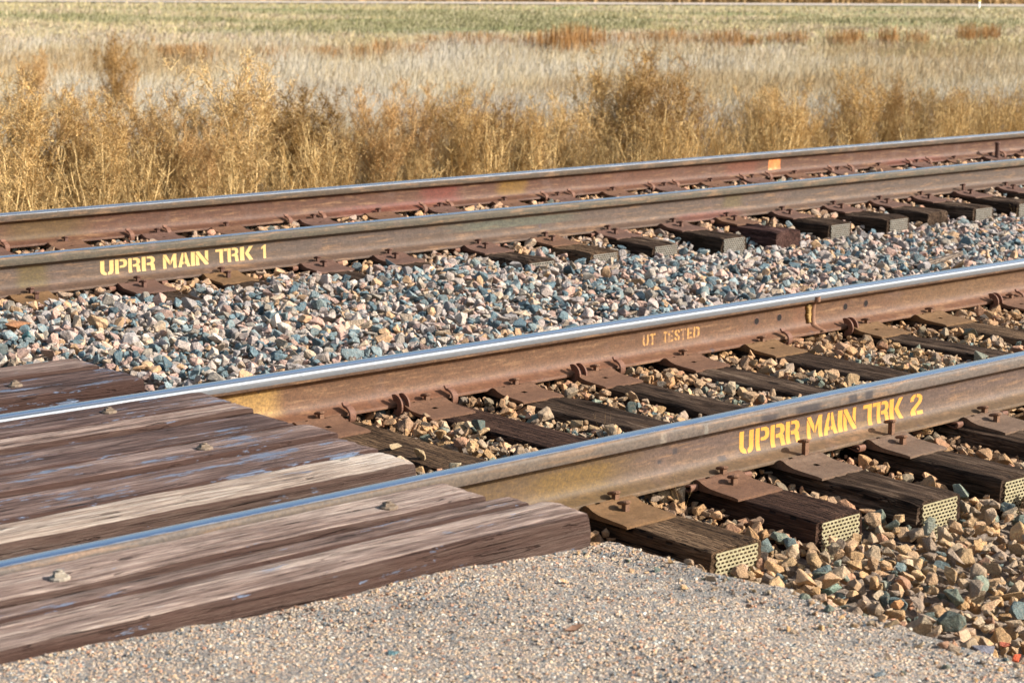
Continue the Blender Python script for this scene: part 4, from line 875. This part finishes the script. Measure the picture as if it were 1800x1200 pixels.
BL = [(6.49, 8.3, 1.09, G_, 'leftmost golden bush, cut off by the left edge'), (6.93, 8.6, .92, Bn, 'brown upright bush second from the left'), (6.99, 8.2, .98, G_, 'golden bush third from the left behind the farthest rail'),
 (7.51, 8.5, .95, Bn, 'dense brown bush fourth from the left'), (8.10, 8.9, .91, G_, 'golden bush set back left of the tall pale one'), (7.84, 8.2, .74, Pk, 'low tangled reddish bush left of the tall pale one'),
 (8.42, 8.5, 1.17, Pl, 'tallest pale straw bush in the left half'), (9.07, 9.0, .92, Pl, 'pale bush just right of the tallest pale one'), (8.96, 8.4, .93, (.55, .48, .36), 'dark brown rounded bush left of centre'),
 (9.38, 8.5, .70, Bn, 'low brown bush right of the dark rounded one'), (9.71, 8.4, .90, Pk, 'pinkish tan bush near the centre'), (10.46, 8.9, .88, Pk, 'pinkish bush set back at the centre'), (10.41, 8.3, .91, G_, 'open golden stemmed bush at the centre'),
 (11.01, 8.5, .79, Bn, 'brown bush right of the golden stemmed one'), (11.23, 8.3, .67, G_, 'low golden bush right of centre'), (11.69, 8.3, .82, Pl, 'pale bush left of the tall right-hand pair'), (12.20, 8.3, 1.11, G_, 'tall golden bush, left one of the tall right-hand pair'),
 (12.47, 8.1, 1.14, Bn, 'tall brown bush, right one of the tall right-hand pair'), (13.12, 8.3, .88, Bn, 'brown bush sloping down right of the tall pair'), (13.52, 8.2, .50, Pl, 'low pale tuft in the dip of the bushes'), (13.99, 8.1, .79, Pl, 'pale feathery bush above the orange paint mark'),
 (14.32, 8.0, .75, G_, 'golden bush right of the pale feathery one'), (15.03, 8.2, .5, Bn, 'small brown bush before the right-hand cluster'), (15.53, 8.2, .88, G_, 'tallest bush of the right-hand cluster'), (16.0, 8.1, .81, Bn, 'dense brown bush in the right-hand cluster'),
 (16.82, 8.4, .66, Bn, 'brown bush at the right of the right-hand cluster'), (17.09, 8.2, .66, G_, 'golden bush fourth from the right edge'), (17.56, 8.1, .53, Bn, 'low brown bush third from the right edge'), (18.27, 8.2, .5, G_, 'low golden bush at the right edge'), (19.0, 8.2, .55, Bn, 'last low bush cut off by the right edge')]
for i, (x, y, h, tn, lb) in enumerate(BL):
    bush('dry_bush', x, y, -.2, h * 1.05, rng.uniform(.95, 1.25), WM_[i % 6], np.array(tn), lb, 'dry bush', 'dry bushes lining the far track')
    pass
FL = [(12.19, 17., 1.1, (.85, .74, .60), 'tall rusty orange weed standing alone in the pale grass at the left'), (12.69, 20., .8, Pk, 'reddish weed in the pale grass at the far left')]
for i, (x, y, h, tn, lb) in enumerate(FL): bush('dry_bush', x, y, -.2, h, 1.1, WM_[i], np.array(tn), lb, 'dry bush', 'weeds standing in the field')
# undergrowth of the bush row: one tangle nobody could count
parts = []
for k in range(400):
    x = rng.uniform(4.6, 20.5); y = 7.55 + rng.random() ** 1.3 * 1.9 - .02 * (x - 5); (sv, sf, s_c), (tv, tf, t_c) = (None, None, None), (None, None, None)
    me = WM_[rng.integers(6)]; parts.append((x, y, rng.uniform(.3, .85), rng.integers(6), rng.uniform(0, 6.28), rng.uniform(.65, 1.2)))
wd_s = [weed(900 + i, stems=5, spread=.5, nb=12, nt=8, leaf=2, w_=1.5)[1] for i in range(6)]; wd_t = [weed(950 + i, stems=6, spread=.45, nb=6, nt=3, leaf=0, w_=1.6)[0] for i in range(6)]
VV, FF, CC = [], [], []; off = 0
for x, y, h, pi_, rz, tn in parts:
    c_, s_ = math.cos(rz), math.sin(rz)
    for V, F, C in (wd_s[pi_], wd_t[pi_]):
        W = np.stack([V[:, 0] * c_ - V[:, 1] * s_, V[:, 0] * s_ + V[:, 1] * c_, V[:, 2]], 1) * h + np.array([x, y, -.19]); VV.append(W); FF.append(F + off); CC.append(C * tn * np.array([1.05, 1.02, .95])); off += len(V)
o = mesh('dry_undergrowth', np.concatenate(VV), np.concatenate(FF), M_grass, vcol=np.concatenate(CC)); tag(o, 'tangled golden dry weeds filling the gaps between the bushes', 'weeds', kind='stuff')

def grass_field(name, label, n, r0, r1, h0, h1, wk, colors, seed, az=(22, 60), lean=.25, pw=1., amp=1.5):
    r = np.random.default_rng(seed); rad = 1 / (1 / r0 + (1 / r1 - 1 / r0) * r.random(n) ** pw) ; a = np.radians(r.uniform(az[0], az[1], n))
    x = rad * np.sin(a); y = -4.34 + rad * np.cos(a); ok = y > 9.3 + .8 * vnoise(x * .6, 3.); x, y, rad = x[ok], y[ok], rad[ok]; n = len(x)
    clump = vnoise(x * .9, y * .9, 3) + .5 * vnoise(x * 3.1, y * 3.1, 1); h = (h0 + (h1 - h0) * r.random(n)) * (1 + 1.1 * clump)
    P0 = np.stack([x, y, np.full(n, -.24)], 1); dx = r.normal(0, lean, (n, 3)); dx[:, 2] = 0; dx[:, 0] += .12
    Pm = P0 + (np.array([0, 0, .6]) + dx * .35) * h[:, None]; P1 = P0 + (np.array([0, 0, 1]) + dx) * h[:, None]
    W = wk * rad * r.uniform(.6, 1.3, n); cs_ = np.array(colors); tone = amp * vnoise(x * .13 + 7, y * .13, 5) + amp * .7 * vnoise(x * .045, y * .045, 9) + .8 * vnoise(x * .6, y * .6, 7) + .13 * r.normal(size=n)
    f = np.clip(tone + .5, 0, .999) * (len(cs_) - 1); i0 = f.astype(int); t = (f - i0)[:, None]; C = (cs_[i0] * (1 - t) + cs_[i0 + 1] * t) * r.uniform(.8, 1.2, (n, 1))
    a1 = ribbons(P0, Pm, W, W * .8, C); a2 = ribbons(Pm, P1, W * .8, W * .15, C)
    V = np.concatenate([a1[0], a2[0]]); F = np.concatenate([a1[1], a2[1] + len(a1[0])]); o = mesh(name, V, F, M_grass, vcol=np.concatenate([a1[2], a2[2]])); tag(o, label, 'grass', kind='stuff')
grass_field('dry_grass', 'pale bleached dry grass covering the field behind the bushes', 270000, 14.0, 50, .14, .40, .0001, [(.25, .18, .11), (.36, .31, .245), (.48, .44, .375), (.52, .465, .355), (.49, .39, .23), (.34, .24, .125)], 31)
grass_field('green_grass', 'short olive and green grass on the far slope', 80000, 46, 118, .05, .2, .00022, [(.21, .20, .10), (.31, .27, .14), (.46, .38, .19), (.52, .42, .27), (.28, .23, .14), (.50, .38, .30), (.42, .35, .18)], 32, lean=.35, amp=2.6)
# rusty upright tufts in the field
def tuft_me(seed):
    r = np.random.default_rng(seed); n = 200; a = r.uniform(0, 6.28, n); q = r.random(n) ** .7 * .6; P0 = np.stack([q * np.cos(a), q * np.sin(a), np.zeros(n)], 1); hh = r.uniform(.45, 1., n)
    P1 = P0 + np.stack([r.normal(0, .10, n), r.normal(0, .10, n), hh], 1); C = np.array([.36, .20, .075]) * r.uniform(.7, 1.35, (n, 1)); V, F, C = ribbons(P0, P1, np.full(n, .012), np.full(n, .005), C)
    return proto(mesh('tuft', V, F, M_twig, vcol=C))
TM = [tuft_me(i) for i in range(4)]
tuft_pos = [(x, y, h) for (x, y), h in zip([(31.75, 35.27), (31.82, 34.32), (31.35, 32.87), (32.82, 33.72), (31.96, 31.66), (31.85, 30.92), (31.45, 29.98), (32.21, 30.3), (32.8, 30.33), (34.23, 31.12), (35.47, 31.68), (36.26, 31.65), (36.08, 30.86), (37.17, 31.1), (37.63, 30.83), (37.43, 30.05), (39.1, 30.88), (40.42, 31.05), (40.83, 30.8), (41.19, 29.63), (42.22, 29.98), (43.06, 29.48), (43.04, 28.52), (48.25, 30.65), (48.87, 30.29), (25.42, 29.51), (26.3, 29.95), (26.82, 29.62), (21.35, 30.55), (21.46, 29.87), (22.97, 33.43), (22.99, 29.48), (25.04, 30.75), (24.87, 30.19)],
    [.35, .45, .5, .4, .5, .6, .75, .8, .7, .5, .45, .5, .6, .4, .5, .6, .35, .4, .45, .5, .5, .55, .5, .6, .55, .4, .5, .4, .45, .5, .3, .4, .3, .35])]
tuft_pos.sort(key=lambda q: math.atan2(q[0], q[1] + 4.34))
for i, (x, y, h) in enumerate(tuft_pos):
    o = bpy.data.objects.new('weed_tuft', TM[i % 4]); o.location = (x, y, -.22); o.scale = (.6, .6, h * .95); o.rotation_euler.z = rng.uniform(0, 6); o.color = (1, .95, .9, 1); link(o)
    pos = ORD[i] + ' from the left' if i < 19 else ORD[len(tuft_pos) - 1 - i] + ' from the right'
    tag(o, 'rusty orange weed tuft in the pale field, ' + pos, 'weed tuft', 'rusty weed tufts in the field')
# brush beyond the road
n = 26000; r = np.random.default_rng(77); t = r.uniform(-60, 60, n); dd_ = r.uniform(7, 16, n); p = c0[None] + dirn[None] * t[:, None] + nrm[None] * dd_[:, None]
P0 = np.stack([p[:, 0], p[:, 1], np.full(n, -.25)], 1); hh = (.7 + 1.1 * (vnoise(t * .25, 3.) + .5)) * r.uniform(.4, 1, n); P1 = P0 + np.stack([r.normal(0, .25, n), r.normal(0, .25, n), hh], 1)
C = np.array([.50, .33, .16]) * r.uniform(.6, 1.3, (n, 1)); V, F, C = ribbons(P0, P1, np.full(n, .05), np.full(n, .02), C)
tag(mesh('far_brush', V, F, M_grass, vcol=C), 'rusty brown brush beyond the dirt road', 'brush', kind='stuff')
# marker post by the road
root = empty('marker_post', (98.3, 66.2, -.22)); tag(root, 'slim white roadside marker post with yellow top at the upper right', 'marker post')
B().box(-.06, .06, -.03, .03, 0, .42, .02).build('post', M('white post', .6).out((.75, .75, .7)), root); B().box(-.065, .065, -.035, .035, .42, .7, .02).build('cap', M('yellow cap', .5).out((.75, .6, .05)), root)

# stray weeds and twigs among the stones
def sprig(x, y, z, h, label, seed, tint=(.8, .7, .6), lean=0):
    s_, t_ = weed(seed, stems=3, spread=.9, nb=4, nt=1, leaf=0, w_=.6)
    o = mesh('dry_sprig', s_[0], s_[1], M_twig, vcol=s_[2]); o.location = (x, y, z); o.scale = (h, h, h); o.color = tuple(tint) + (1,); o.rotation_euler = (0, lean, 0); tag(o, label, 'dry sprig', 'dry sprigs between the ties')
sprig(4.39, -.16, -.06, .17, 'dry branching sprig between the first two near tie plates', 1001)
sprig(4.80, .62, -.04, .16, 'thin dry sprig between the near rails left of centre', 1003)
sprig(7.05, 3.55, .05, .12, 'tiny dry sprig by a tie end of the far track', 1004)
sprig(11.3, 3.40, .0, .16, 'dry sprig beside a tie end near the right edge', 1005, (1.3, 1.2, 1))
sprig(6.3, 7.25, -.1, .4, 'straw coloured dead stalk lying behind the farthest rail at the left', 1006, (1.5, 1.4, 1.3), .6)
